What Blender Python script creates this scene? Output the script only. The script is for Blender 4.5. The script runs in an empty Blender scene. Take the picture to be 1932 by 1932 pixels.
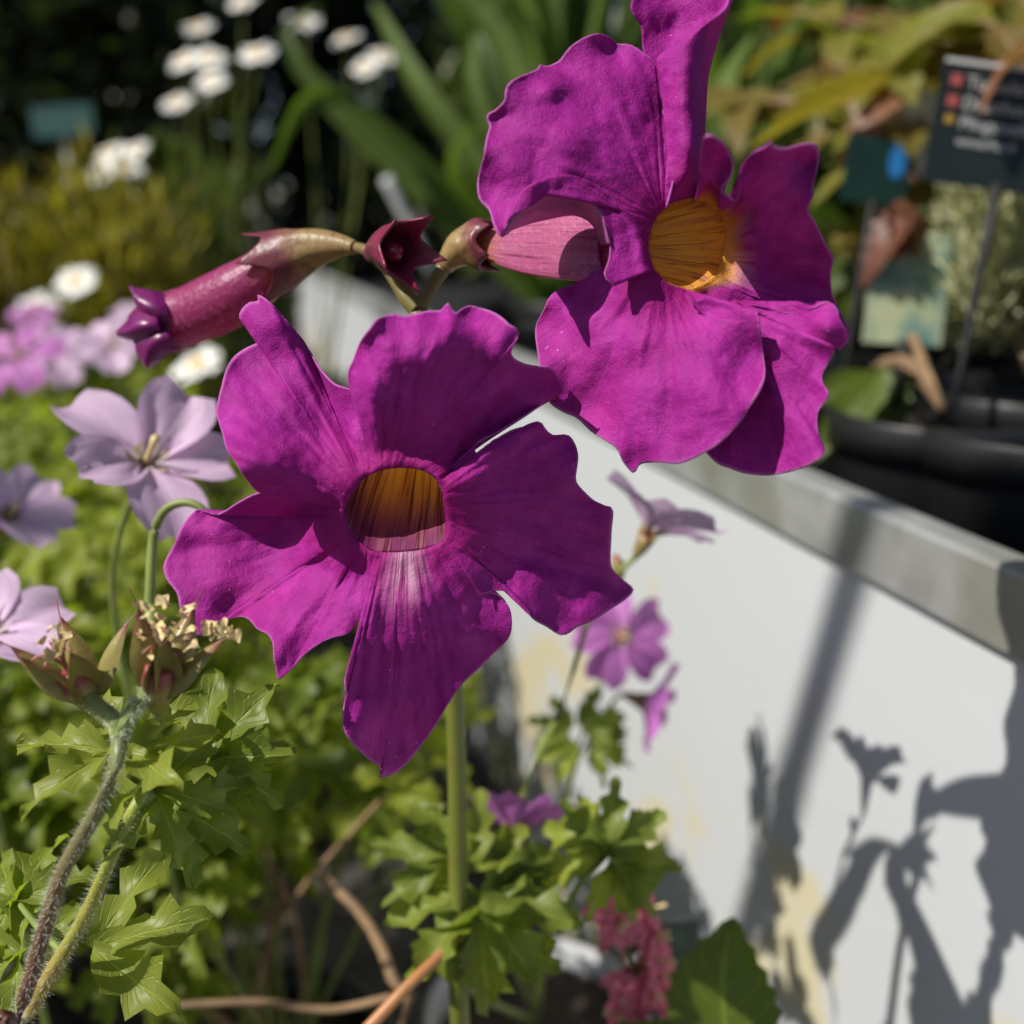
import bpy, math, random
import numpy as np
from mathutils import Vector, Matrix, noise

random.seed(7)
rng = np.random.default_rng(7)
scene = bpy.context.scene
col = scene.collection

# ------------------------------------------------------------------ camera, sky, sun, exposure
PITCH = math.radians(15.8)          # camera tilted down
CAMH = 0.50                         # camera height over the ground
FPX, CPX = 1856.0, 966.0            # focal length / centre, for a picture 1932 px wide
cam_data = bpy.data.cameras.new('camera')
cam = bpy.data.objects.new('camera', cam_data)
col.objects.link(cam)
cam.location = (0, 0, CAMH)
cam.rotation_euler = (math.pi / 2 - PITCH, 0, 0)
cam_data.sensor_width = 36.0
cam_data.lens = 18.0 * FPX / CPX
cam_data.clip_start = 0.01
cam_data.clip_end = 2000
cam_data.dof.use_dof = True
cam_data.dof.focus_distance = 0.187
cam_data.dof.aperture_fstop = 8.0
scene.camera = cam

SUN_TO = Vector((0.606, 0.283, -0.743)).normalized()      # the way the light travels
elev = math.asin(-SUN_TO.z)
world = bpy.data.worlds.new('World')
scene.world = world
world.use_nodes = True
wn = world.node_tree
sky = wn.nodes.new('ShaderNodeTexSky')
sky.sky_type = 'NISHITA'
sky.sun_disc = False
sky.sun_elevation = elev
sky.sun_rotation = math.atan2(-SUN_TO.x, -SUN_TO.y)
bg = wn.nodes['Background']
bg.inputs['Strength'].default_value = 0.06
wn.links.new(sky.outputs[0], bg.inputs['Color'])
sl = bpy.data.lights.new('sun', 'SUN')
sl.energy = 4.7
sl.angle = math.radians(0.53)
sl.color = (1.0, 0.95, 0.87)
sun = bpy.data.objects.new('sun', sl)
col.objects.link(sun)
sun.location = (-2, -1, 3)
sun.rotation_euler = SUN_TO.to_track_quat('-Z', 'Y').to_euler()
scene.view_settings.view_transform = 'Standard'
scene.view_settings.look = 'None'
scene.view_settings.gamma = 1
scene.view_settings.exposure = 0.2
scene.cycles.max_bounces = 5
scene.cycles.diffuse_bounces = 3
scene.cycles.glossy_bounces = 2
scene.cycles.transmission_bounces = 3

# ------------------------------------------------------------------ pixel -> place
CP, SP = math.cos(PITCH), math.sin(PITCH)
def ray(px, py):
    x = (px - CPX) / FPX
    z = (CPX - py) / FPX
    return Vector((x, CP + z * SP, -SP + z * CP))
def V(px, py, D):
    return Vector((0, 0, CAMH)) + ray(px, py) * D
WN = Vector((0.964, 0.268, 0)).normalized()   # the white bench side: WN . p = WD
WD = 0.205
WT = Vector((-WN.y, WN.x, 0))                 # along the bench, away from the camera
def on_wall(px, py):
    r = ray(px, py)
    return Vector((0, 0, CAMH)) + r * (WD / (WN.dot(r)))
def wall_at(s, off, z):                       # s metres along, off metres behind the board face
    p = WN * (WD + off) + WT * s
    return Vector((p.x, p.y, z))

# ------------------------------------------------------------------ materials
def lin(r, g, b):
    f = lambda c: (c / 255 / 12.92) if c / 255 <= 0.04045 else ((c / 255 + 0.055) / 1.055) ** 2.4
    return (f(r), f(g), f(b), 1)
def rgba(c):
    return (c[0], c[1], c[2], 1)
class NT:
    def __init__(s, name):
        s.m = bpy.data.materials.new(name)
        s.m.use_nodes = True
        s.t = s.m.node_tree
        s.b = s.t.nodes['Principled BSDF']
        s.out = s.t.nodes['Material Output']
    def n(s, kind, **kw):
        nd = s.t.nodes.new(kind)
        for k, v in kw.items():
            if k.startswith('i_'):
                nd.inputs[k[2:].replace('_', ' ')].default_value = v
            else:
                setattr(nd, k, v)
        return nd
    def l(s, a, b):
        s.t.links.new(a, b)
    def mix(s, fac, a, b, mode='MIX'):
        nd = s.t.nodes.new('ShaderNodeMix')
        nd.data_type = 'RGBA'
        nd.blend_type = mode
        for sock, v in ((nd.inputs[0], fac), (nd.inputs[6], a), (nd.inputs[7], b)):
            if isinstance(v, (tuple, list)):
                sock.default_value = v
            elif isinstance(v, (int, float)):
                sock.default_value = v
            else:
                s.l(v, sock)
        return nd.outputs[2]
    def math(s, op, a, b=0.0, c=None, clamp=False):
        nd = s.t.nodes.new('ShaderNodeMath')
        nd.operation = op
        nd.use_clamp = clamp
        for i, v in enumerate((a, b) if c is None else (a, b, c)):
            if isinstance(v, (int, float)):
                nd.inputs[i].default_value = v
            else:
                s.l(v, nd.inputs[i])
        return nd.outputs[0]
    def ramp(s, fac, stops):
        nd = s.t.nodes.new('ShaderNodeValToRGB')
        e = nd.color_ramp.elements
        while len(e) > 1:
            e.remove(e[0])
        e[0].position, e[0].color = stops[0]
        for p, c in stops[1:]:
            x = e.new(p)
            x.color = c
        s.l(fac, nd.inputs[0])
        return nd.outputs[0]
    def smooth(s, v, lo, hi):
        nd = s.t.nodes.new('ShaderNodeMapRange')
        nd.interpolation_type = 'SMOOTHSTEP'
        nd.inputs[1].default_value = lo
        nd.inputs[2].default_value = hi
        s.l(v, nd.inputs[0])
        return nd.outputs[0]
    def noise(s, scale, detail=4, vec=None, rough=0.55):
        nd = s.n('ShaderNodeTexNoise')
        nd.inputs['Scale'].default_value = scale
        nd.inputs['Detail'].default_value = detail
        nd.inputs['Roughness'].default_value = rough
        if vec is None:
            vec = s.obj()
        s.l(vec, nd.inputs['Vector'])
        return nd.outputs[0]
    def obj(s):
        if not hasattr(s, '_tc'):
            s._tc = s.t.nodes.new('ShaderNodeTexCoord')
        return s._tc.outputs['Object']
    def uv(s):
        if not hasattr(s, '_tc'):
            s._tc = s.t.nodes.new('ShaderNodeTexCoord')
        return s._tc.outputs['UV']
    def mapped(s, vec, sc):
        nd = s.t.nodes.new('ShaderNodeMapping')
        nd.inputs['Scale'].default_value = sc
        s.l(vec, nd.inputs['Vector'])
        return nd.outputs[0]
    def bump(s, h, strength=0.3, dist=0.001):
        nd = s.t.nodes.new('ShaderNodeBump')
        nd.inputs['Strength'].default_value = strength
        nd.inputs['Distance'].default_value = dist
        s.l(h, nd.inputs['Height'])
        s.l(nd.outputs[0], s.b.inputs['Normal'])
        return nd.outputs[0]
    def color(s, c):
        if isinstance(c, tuple):
            s.b.inputs['Base Color'].default_value = c
        else:
            s.l(c, s.b.inputs['Base Color'])
        return s
    def rough(s, r):
        s.b.inputs['Roughness'].default_value = r
        return s
    def translucent(s, c, fac):
        tr = s.t.nodes.new('ShaderNodeBsdfTranslucent')
        if isinstance(c, tuple):
            tr.inputs[0].default_value = c
        else:
            s.l(c, tr.inputs[0])
        mx = s.t.nodes.new('ShaderNodeMixShader')
        mx.inputs[0].default_value = fac
        s.l(s.b.outputs[0], mx.inputs[1])
        s.l(tr.outputs[0], mx.inputs[2])
        s.l(mx.outputs[0], s.out.inputs[0])

M = {}
def mat_plain(name, c, rough=0.6, var=0.25, scale=60, bump=0.0, metal=0.0):
    t = NT(name)
    nz = t.noise(scale)
    c0 = rgba([x * (1 - var) for x in c[:3]])
    c1 = rgba([min(1, x * (1 + var)) for x in c[:3]])
    t.color(t.ramp(nz, [(0.3, c0), (0.7, c1)])).rough(rough)
    t.b.inputs['Metallic'].default_value = metal
    if bump:
        t.bump(nz, bump, 0.002)
    M[name] = t.m
    return t
def mat_leaf(name, c, var=0.35, trans=0.35, hue2=None, rough=0.45, veins=True):
    """leaf: per-object tint, mottling, pale veins from the uv, some light let through"""
    t = NT(name)
    info = t.n('ShaderNodeObjectInfo')
    c2 = hue2 if hue2 else [c[0] * 1.5, c[1] * 1.25, c[2] * 0.9]
    base = t.mix(info.outputs['Random'], rgba([x * (1 - var) for x in c]), rgba(c2))
    nz = t.noise(90, 3)
    base = t.mix(t.math('MULTIPLY', nz, 0.7), base, rgba([x * 0.55 for x in c]))
    if veins:
        sep = t.n('ShaderNodeSeparateXYZ')
        t.l(t.uv(), sep.inputs[0])
        d = t.math('ABSOLUTE', t.math('SUBTRACT', sep.outputs[0], 0.5))
        mid = t.math('SUBTRACT', 1.0, t.smooth(d, 0.0, 0.05), clamp=True)
        sv = t.math('ABSOLUTE', t.math('SINE', t.math('ADD', t.math('MULTIPLY', sep.outputs[1], 19.0), t.math('MULTIPLY', d, -14.0))))
        side = t.math('SUBTRACT', 1.0, t.smooth(sv, 0.0, 0.3), clamp=True)
        v = t.math('MAXIMUM', mid, t.math('MULTIPLY', side, 0.6))
        base = t.mix(t.math('MULTIPLY', v, 0.45), base, rgba([min(1, x * 1.9 + 0.02) for x in c]))
        t.bump(t.math('ADD', t.math('MULTIPLY', v, -1.0), nz), 0.5, 0.0006)
    t.color(base).rough(rough)
    t.translucent(t.mix(1.0, base, (1.35, 1.5, 0.55, 1), 'MULTIPLY'), trans)
    M[name] = t.m

def mat_petal(name, tone=1.0, flush=None):
    """magenta petal: streaks from base to rim, mottling, fine grain, thin rim lightened to look backlit"""
    t = NT(name)
    sep = t.n('ShaderNodeSeparateXYZ')
    t.l(t.uv(), sep.inputs[0])
    u, v = sep.outputs[0], sep.outputs[1]
    streak = t.noise(1.0, 5, t.mapped(t.uv(), (34, 5.0, 1)))
    blot = t.noise(170, 4)
    grain = t.noise(2600, 2)
    big = t.noise(45, 2)
    c = t.ramp(blot, [(0.25, rgba([.29 * tone, .012, .215 * tone])), (0.55, rgba([.38 * tone, .022, .290 * tone])), (0.8, rgba([.50 * tone, .050, .400 * tone]))])
    c = t.mix(t.math('MULTIPLY', t.smooth(streak, 0.52, 0.75), 0.30), c, rgba([.26 * tone, .008, .15 * tone]))
    c = t.mix(t.math('MULTIPLY', t.smooth(big, 0.5, 0.8), 0.5), c, rgba([.44, .02, .24]))
    c = t.mix(t.math('MULTIPLY', t.smooth(grain, 0.5, 0.72), 0.30), c, rgba([.60, .07, .48]))
    # base of the petal: warmer and deeper, with dark veins
    nearbase = t.math('SUBTRACT', 1.0, t.smooth(v, 0.02, 0.45), clamp=True)
    c = t.mix(t.math('MULTIPLY', nearbase, 0.55), c, rgba([.36, .006, .14]))
    vein = t.noise(1.0, 2, t.mapped(t.uv(), (30, 1.0, 1)))
    vl = t.math('SUBTRACT', 1.0, t.smooth(t.math('ABSOLUTE', t.math('SUBTRACT', vein, 0.5)), 0.0, 0.022), clamp=True)
    c = t.mix(t.math('MULTIPLY', vl, 0.22), c, rgba([.13, .002, .07]))
    if flush:      # white streaked flush (and orange) running out of the throat
        a_, b_, o_ = flush
        mid = t.math('SUBTRACT', 1.0, t.smooth(t.math('ABSOLUTE', t.math('SUBTRACT', u, a_)), 0.02, b_), clamp=True)
        st_ = t.noise(1.0, 4, t.mapped(t.uv(), (40, 1.5, 1)))
        k_ = t.math('MULTIPLY', t.math('SUBTRACT', 1.0, t.smooth(t.math('ADD', v, t.math('MULTIPLY', t.math('SUBTRACT', st_, .5), .25)), 0.10, 0.38), clamp=True), mid)
        c = t.mix(t.math('MULTIPLY', k_, t.math('MULTIPLY', t.smooth(st_, .35, .6), .75)), c, rgba([.74, .50, .62]))
        if o_:
            k2 = t.math('SUBTRACT', 1.0, t.smooth(t.math('ADD', v, t.math('MULTIPLY', t.math('SUBTRACT', st_, .5), .2)), 0.03, 0.24), clamp=True)
            c = t.mix(k2, c, rgba([.88, .44, .07]))
    # thin rim painted paler as if backlit, and scattered pollen specks
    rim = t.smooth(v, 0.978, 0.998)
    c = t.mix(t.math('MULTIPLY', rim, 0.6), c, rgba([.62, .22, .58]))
    vor = t.n('ShaderNodeTexVoronoi')
    vor.inputs['Scale'].default_value = 420
    t.l(t.obj(), vor.inputs['Vector'])
    speck = t.math('MULTIPLY', t.math('LESS_THAN', vor.outputs['Distance'], 0.07), t.math('GREATER_THAN', t.noise(60, 2), 0.60))
    c = t.mix(t.math('MULTIPLY', speck, 0.55), c, rgba([.85, .60, .75]))
    t.color(c).rough(0.6)
    t.b.inputs['Specular IOR Level'].default_value = 0.2
    t.b.inputs['Sheen Weight'].default_value = 0.03
    t.b.inputs['Sheen Roughness'].default_value = 0.4
    t.b.inputs['Sheen Tint'].default_value = (1, .6, .95, 1)
    crepe = t.noise(760, 5)
    h = t.math('ADD', t.math('ADD', t.math('MULTIPLY', crepe, 0.7), t.math('MULTIPLY', streak, 0.35)), t.math('ADD', t.math('MULTIPLY', grain, 0.35), t.math('MULTIPLY', blot, 0.5)))
    t.bump(h, 0.5, 0.0009)
    t.translucent(t.mix(1.0, c, (1.25, 0.5, 0.75, 1), 'MULTIPLY'), 0.27)
    M[name] = t.m
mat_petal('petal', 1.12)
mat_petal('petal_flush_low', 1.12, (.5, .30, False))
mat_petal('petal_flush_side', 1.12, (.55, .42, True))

t_ = NT('petal_under')
n_ = t_.noise(240, 4)
t_.color(t_.ramp(n_, [(.3, rgba([.42, .07, .30])), (.7, rgba([.58, .16, .46]))])).rough(.5)
t_.bump(n_, .3, .001)
t_.translucent(rgba([.5, .06, .34]), .3)
M['petal_under'] = t_.m

def mat_throat(name, stops, lc=.85):
    """inside of the trumpet: yellow-orange with uneven dark purple lines; v=1 at the lip"""
    t = NT(name)
    sep = t.n('ShaderNodeSeparateXYZ')
    t.l(t.uv(), sep.inputs[0])
    u, v = sep.outputs[0], sep.outputs[1]
    nz = t.noise(1.0, 4, t.mapped(t.uv(), (30, 1.2, 1)))
    vv = t.math('ADD', v, t.math('MULTIPLY', t.math('SUBTRACT', nz, 0.5), 0.22))
    c = t.ramp(vv, stops)
    c = t.mix(t.math('MULTIPLY', t.smooth(nz, 0.5, 0.62), 0.55), c, rgba([.66, .26, .28]))
    ln = t.noise(1.0, 2, t.mapped(t.uv(), (26, 0.5, 1)))
    l1 = t.math('SUBTRACT', 1.0, t.smooth(t.math('ABSOLUTE', t.math('SUBTRACT', ln, 0.5)), 0.0, 0.042), clamp=True)
    ln2 = t.noise(1.0, 2, t.mapped(t.uv(), (44, 0.6, 3)))
    l2 = t.math('SUBTRACT', 1.0, t.smooth(t.math('ABSOLUTE', t.math('SUBTRACT', ln2, 0.47)), 0.0, 0.020), clamp=True)
    line = t.math('MAXIMUM', l1, t.math('MULTIPLY', l2, 0.6))
    c = t.mix(t.math('MULTIPLY', line, lc), c, rgba([.16, .015, .02]))
    t.color(c).rough(0.5)
    t.bump(line, 0.25, 0.0005)
    t.translucent(t.mix(1.0, c, (1.2, 1.1, .8, 1), 'MULTIPLY'), 0.6)
    M[name] = t.m
mat_throat('throat', [(0.0, rgba([.95, .70, .22])), (0.52, rgba([.98, .76, .30])), (0.68, rgba([.88, .56, .26])), (0.80, rgba([.60, .24, .28])), (0.92, rgba([.36, .05, .20])), (1.0, rgba([.40, .02, .27]))])
mat_throat('throat_side', [(0.0, rgba([.95, .66, .18])), (0.75, rgba([.95, .60, .14])), (1.0, rgba([.90, .48, .10]))], .5)

def mat_tube(name, c_a, c_b, c_c):
    """outside of a flower tube: yellow at the calyx (v=0), pink with ribs beyond"""
    t = NT(name)
    sep = t.n('ShaderNodeSeparateXYZ')
    t.l(t.uv(), sep.inputs[0])
    u, v = sep.outputs[0], sep.outputs[1]
    nz = t.noise(1.0, 4, t.mapped(t.uv(), (34, 1.6, 1)))
    vv = t.math('ADD', v, t.math('MULTIPLY', t.math('SUBTRACT', nz, 0.5), 0.35))
    c = t.ramp(vv, [(0.0, c_a), (0.22, c_b), (0.7, c_b), (1.0, c_c)])
    c = t.mix(t.smooth(nz, 0.5, 0.72), c, rgba([.25, .02, .10]))
    g = t.noise(900, 2)
    c = t.mix(t.math('MULTIPLY', t.smooth(g, 0.52, 0.7), 0.35), c, rgba([.75, .30, .55]))
    t.color(c).rough(0.36)
    t.bump(t.math('ADD', nz, g), 0.35, 0.0006)
    t.translucent(t.mix(1.0, c, (1.4, 1.1, .9, 1), 'MULTIPLY'), 0.38)
    M[name] = t.m
mat_tube('tube_pink', rgba([.62, .26, .03]), rgba([.60, .15, .33]), rgba([.50, .06, .32]))
mat_tube('tube_bud', rgba([.50, .20, .05]), rgba([.40, .05, .18]), rgba([.20, .008, .12]))

def mat_calyx(name, ca, cb):
    t = NT(name)
    sep = t.n('ShaderNodeSeparateXYZ')
    t.l(t.uv(), sep.inputs[0])
    nz = t.noise(420, 5)
    v2 = t.math('ADD', sep.outputs[1], t.math('MULTIPLY', t.math('SUBTRACT', nz, 0.5), 0.5))
    c = t.ramp(v2, [(0.0, ca), (0.55, ca), (0.85, cb), (1.0, cb)])
    c = t.mix(t.math('MULTIPLY', t.smooth(nz, 0.5, 0.66), 0.5), c, rgba([.10, .05, .035]))
    t.color(c).rough(0.4)
    t.bump(nz, 0.4, 0.0006)
    M[name] = t.m
mat_calyx('calyx_brown', rgba([.30, .20, .075]), rgba([.17, .03, .05]))
mat_calyx('calyx_red', rgba([.16, .025, .05]), rgba([.22, .015, .06]))

def mat_stem(name, ca, cb, z0, z1):
    t = NT(name)
    g = t.n('ShaderNodeNewGeometry')
    sep = t.n('ShaderNodeSeparateXYZ')
    t.l(g.outputs['Position'], sep.inputs[0])
    nz = t.noise(150, 4, g.outputs['Position'])
    f = t.math('ADD', t.smooth(sep.outputs[2], z0, z1), t.math('MULTIPLY', t.math('SUBTRACT', nz, 0.5), 0.7), clamp=True)
    c = t.mix(f, ca, cb)
    c = t.mix(t.math('MULTIPLY', t.smooth(nz, 0.55, 0.8), 0.5), c, rgba([.12, .06, .04]))
    t.color(c).rough(0.45)
    t.bump(nz, 0.3, 0.0006)
    M[name] = t.m
mat_stem('scape', rgba([.16, .18, .03]), rgba([.20, .09, .05]), 0.44, 0.54)
mat_stem('stem_red', rgba([.13, .05, .035]), rgba([.20, .24, .08]), 0.37, 0.43)
mat_stem('stem_green', rgba([.42, .18, .07]), rgba([.27, .32, .045]), 0.33, 0.40)
mat_plain('stem_pale', (.20, .25, .06), 0.5, .35)
mat_plain('stem_mid', (.17, .21, .045), 0.5, .35)
mat_plain('hair', (.75, .78, .66), 0.5, .1)
mat_plain('twig', (.27, .17, .09), 0.8, .4, 60, .4)
mat_leaf('geranium_leaf', (.23, .31, .032), .30, .52, (.42, .45, .045))
mat_leaf('geranium_leaf_near', (.26, .34, .05), .25, .5, (.40, .44, .06))
mat_leaf('incarvillea_leaf', (.08, .15, .018), .3, .35, (.12, .20, .02))
mat_leaf('strap_leaf', (.12, .20, .035), .4, .45, (.27, .37, .09), veins=False)
mat_leaf('maple_leaf', (.30, .17, .05), .35, .5, (.30, .36, .04))
mat_leaf('red_leaf', (.28, .10, .06), .4, .4, (.36, .17, .09))
mat_leaf('daisy_leaf', (.16, .21, .04), .4, .4, (.24, .28, .05), veins=False)
mat_leaf('heath_leaf', (.38, .31, .045), .25, .4, (.44, .40, .05), veins=False)
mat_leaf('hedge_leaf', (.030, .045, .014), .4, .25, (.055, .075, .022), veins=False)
mat_leaf('conifer_leaf', (.50, .50, .30), .15, .3, (.58, .57, .36), veins=False)
mat_leaf('broad_leaf', (.10, .15, .014), .2, .4, (.13, .18, .014))

def mat_lilac(name, ca, cb):
    t = NT(name)
    nz = t.noise(1.0, 3, t.mapped(t.uv(), (24, 1.5, 1)))
    sep = t.n('ShaderNodeSeparateXYZ')
    t.l(t.uv(), sep.inputs[0])
    c = t.mix(t.smooth(nz, 0.4, 0.7), ca, cb)
    c = t.mix(t.math('SUBTRACT', 1.0, t.smooth(sep.outputs[1], 0.0, 0.3), clamp=True), c, rgba([.62, .60, .42]))
    t.color(c).rough(0.5)
    t.bump(nz, 0.3, 0.0005)
    t.translucent(c, 0.4)
    M[name] = t.m
mat_lilac('lilac', rgba([.84, .62, .84]), rgba([.70, .46, .73]))
mat_lilac('pink', rgba([.62, .22, .62]), rgba([.50, .13, .48]))
mat_lilac('coral', rgba([.92, .30, .44]), rgba([.86, .20, .34]))
mat_plain('daisy_white', (.82, .82, .78), .5, .06)
mat_plain('daisy_yellow', (.70, .42, .03), .6, .25)
mat_plain('anther', (.72, .56, .28), .6, .25, 700)
mat_plain('stigma', (.45, .17, .15), .5, .3, 500)
mat_calyx('sepal', rgba([.26, .22, .06]), rgba([.26, .05, .05]))
mat_plain('pot_black', (.012, .012, .013), .38, .3, 25)
mat_plain('pot_pale', (.42, .43, .44), .5, .2, 30)
mat_plain('soil', (.035, .024, .016), .95, .6, 160, .8)
mat_plain('ground', (.05, .045, .04), .95, .5, 25, .5)
mat_plain('liner', (.015, .015, .016), .6, .4, 30, .3)
mat_plain('bark', (.07, .05, .035), .9, .4, 40, .6)
mat_plain('cane', (.30, .22, .10), .6, .3, 30)
mat_plain('card_dark', (.010, .017, .016), .45, .2, 30)
mat_plain('card_teal', (.02, .085, .075), .45, .2, 30)
mat_plain('card_green', (.006, .032, .026), .45, .3, 40)
mat_plain('card_white', (.78, .79, .80), .5, .05, 30)
mat_plain('print_white', (.55, .56, .54), .6, .05)
mat_plain('print_red', (.40, .09, .08), .6, .1)
mat_plain('print_yellow', (.42, .26, .04), .6, .1)
mat_plain('print_blue', (.02, .20, .55), .6, .1)
mat_plain('flake', (.62, .45, .30), .7, .2)

t = NT('picture_card')
nz = t.noise(38, 3)
t.color(t.ramp(nz, [(0.3, rgba([.05, .14, .13])), (0.45, rgba([.16, .28, .25])), (0.58, rgba([.42, .46, .28])), (0.75, rgba([.55, .55, .34]))])).rough(.35)
M['picture_card'] = t.m

# white board: satin paint with dull yellow-green algae stains, more of them low down
t = NT('board_white')
g = t.n('ShaderNodeNewGeometry')
sep = t.n('ShaderNodeSeparateXYZ')
t.l(g.outputs['Position'], sep.inputs[0])
low = t.math('SUBTRACT', 1.0, t.smooth(sep.outputs[2], 0.20, 0.36), clamp=True)
n1 = t.noise(13, 3, g.outputs['Position'], .5)
n2 = t.noise(70, 4, g.outputs['Position'])
st = t.smooth(t.math('ADD', t.math('MULTIPLY', low, 0.16), n1), 0.66, 0.76)
c = t.mix(t.math('MULTIPLY', n2, 0.12), rgba([.565, .585, .605]), rgba([.49, .505, .52]))
c = t.mix(t.math('MULTIPLY', st, 0.75), c, rgba([.62, .54, .30]))
fine = t.math('MULTIPLY', t.smooth(t.noise(260, 3, g.outputs['Position']), 0.68, 0.76), 0.35)
c = t.mix(fine, c, rgba([.55, .54, .50]))
t.color(c).rough(.42)
t.bump(n2, .12, .001)
M['board_white'] = t.m

# galvanised steel: spangle patches and dull smears
t = NT('galvanised')
n1 = t.noise(55, 4)
n2 = t.noise(12, 3)
c = t.ramp(n1, [(0.3, rgba([.38, .39, .38])), (0.7, rgba([.56, .57, .57]))])
c = t.mix(t.math('MULTIPLY', t.smooth(n2, 0.5, 0.68), 0.6), c, rgba([.27, .27, .20]))
t.color(c).rough(.5)
t.b.inputs['Metallic'].default_value = 0.55
t.bump(n1, .15, .001)
M['galvanised'] = t.m

# ------------------------------------------------------------------ building helpers
def tag(o, label=None, cat=None, group=None, kind=None):
    if label: o['label'] = label
    if cat: o['category'] = cat
    if group: o['group'] = group
    if kind: o['kind'] = kind
    return o
def empty(name, loc, label, cat, group=None):
    o = bpy.data.objects.new(name, None)
    o.empty_display_size = 0.02
    col.objects.link(o)
    o.location = loc
    return tag(o, label, cat, group)
def mesh_from(name, verts, faces, uvs=None, smooth=True):
    me = bpy.data.meshes.new(name)
    me.from_pydata([tuple(v) for v in verts], [], faces)
    if uvs is not None:
        ul = me.uv_layers.new(name='UVMap')
        idx = np.empty(len(me.loops), dtype=np.int64)
        me.loops.foreach_get('vertex_index', idx)
        ul.data.foreach_set('uv', np.asarray(uvs, dtype=np.float32)[idx].ravel())
    if smooth:
        me.polygons.foreach_set('use_smooth', [True] * len(me.polygons))
    me.update()
    return me
def obj(name, me, mat, parent=None, loc=None, world=False):
    """link a mesh; with world=True its vertices are in world space and are kept there under the parent"""
    o = bpy.data.objects.new(name, me)
    col.objects.link(o)
    if mat and not me.materials:
        me.materials.append(M[mat])
    if loc is not None:
        o.location = loc
    if parent is not None:
        o.parent = parent
        if world:
            p, off = parent, Vector((0, 0, 0))
            while p is not None:
                off += p.location
                p = p.parent
            o.location = -off
    return o
def wobj(name, verts, faces, mat, parent=None, uvs=None, smooth=True, thick=0.0):
    """world-space verts; re-centred so that the object's origin lies on the thing"""
    vs = np.asarray([tuple(v) for v in verts], dtype=float)
    c = Vector(vs.mean(axis=0))
    me = mesh_from(name, vs - np.array(c), faces, uvs, smooth)
    o = bpy.data.objects.new(name, me)
    col.objects.link(o)
    me.materials.append(M[mat])
    off = Vector((0, 0, 0))
    p = parent
    while p is not None:
        off += p.location
        p = p.parent
    if parent is not None:
        o.parent = parent
    o.location = c - off
    if thick:
        md = o.modifiers.new('thickness', 'SOLIDIFY')
        md.thickness = thick
        md.offset = 0
    return o
def cr(pts, n, closed=False):
    """Catmull-Rom through pts, n samples, roughly by chord length"""
    P = np.asarray([tuple(p) for p in pts], dtype=float)
    if closed:
        P = np.vstack([P, P[:1]])
    m = len(P)
    if m == 1:
        return np.repeat(P, n, axis=0)
    L = np.concatenate([[0], np.cumsum(np.linalg.norm(np.diff(P, axis=0), axis=1) + 1e-9)])
    s = np.linspace(0, L[-1], n)
    k = np.clip(np.searchsorted(L, s, side='right') - 1, 0, m - 2)
    t_ = ((s - L[k]) / (L[k + 1] - L[k]))[:, None]
    if closed:
        p0 = P[np.where(k > 0, k - 1, m - 2)]
        p3 = P[np.where(k + 2 < m, k + 2, 1)]
    else:
        p0 = P[np.maximum(k - 1, 0)]
        p3 = P[np.minimum(k + 2, m - 1)]
    p1, p2 = P[k], P[k + 1]
    return 0.5 * ((2 * p1) + (-p0 + p2) * t_ + (2 * p0 - 5 * p1 + 4 * p2 - p3) * t_ ** 2 + (-p0 + 3 * p1 - 3 * p2 + p3) * t_ ** 3)
def grid_faces(nu, nv, wrap=False):
    f = []
    for j in range(nv - 1):
        for i in range(nu if wrap else nu - 1):
            i2 = (i + 1) % nu
            f.append((j * nu + i, j * nu + i2, (j + 1) * nu + i2, (j + 1) * nu + i))
    return f
def grid_uv(nu, nv):
    return [(i / (nu - 1), j / (nv - 1)) for j in range(nv) for i in range(nu)]
def net(rows, nu, nv):
    """control net (rows of 3-D points) -> (nv*nu) smooth grid"""
    R = [cr(r, nu) for r in rows]
    out = np.zeros((nv, nu, 3))
    A = np.asarray(R)
    for i in range(nu):
        out[:, i] = cr(A[:, i], nv) if len(rows) > 2 else np.linspace(A[0, i], A[1, i], nv)
    return out.reshape(-1, 3)
def tube_geo(pts, radii, ns=10, n=None, cap=True):
    n = n or max(6, len(pts) * 5)
    P = cr(pts, n)
    tt = np.linspace(0, 1, n)
    R = np.interp(tt, np.linspace(0, 1, len(radii)), radii)
    verts, up = [], Vector((0.31, 0.2, 0.93))
    for i in range(n):
        d = Vector(P[min(i + 1, n - 1)] - P[max(i - 1, 0)])
        if d.length < 1e-9:
            d = Vector((0, 0, 1))
        d.normalize()
        a = d.cross(up)
        if a.length < 1e-3:
            a = d.cross(Vector((1, 0, 0)))
        a.normalize()
        b = d.cross(a).normalized()
        for k in range(ns):
            th = 2 * math.pi * k / ns
            verts.append(Vector(P[i]) + (a * math.cos(th) + b * math.sin(th)) * R[i])
    faces = grid_faces(ns, n, True)
    uv = [(k / ns, i / (n - 1)) for i in range(n) for k in range(ns)]
    if cap:
        faces.append(tuple(range(ns - 1, -1, -1)))
        faces.append(tuple(range((n - 1) * ns, n * ns)))
    return verts, faces, uv
def tube(name, pts, radii, mat, parent, ns=10, n=None):
    v, f, uv = tube_geo(pts, radii, ns, n)
    return wobj(name, v, f, mat, parent, uv)
def fbm(x, y, z, o=3):
    return noise.fractal(Vector((x, y, z)), 0.9, 2.1, o)
def frame(axis, roll=0.0):
    """rotation whose local Z is axis"""
    q = Vector(axis).normalized().to_track_quat('Z', 'Y')
    return q.to_matrix().to_4x4() @ Matrix.Rotation(roll, 4, 'Z')
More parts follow.
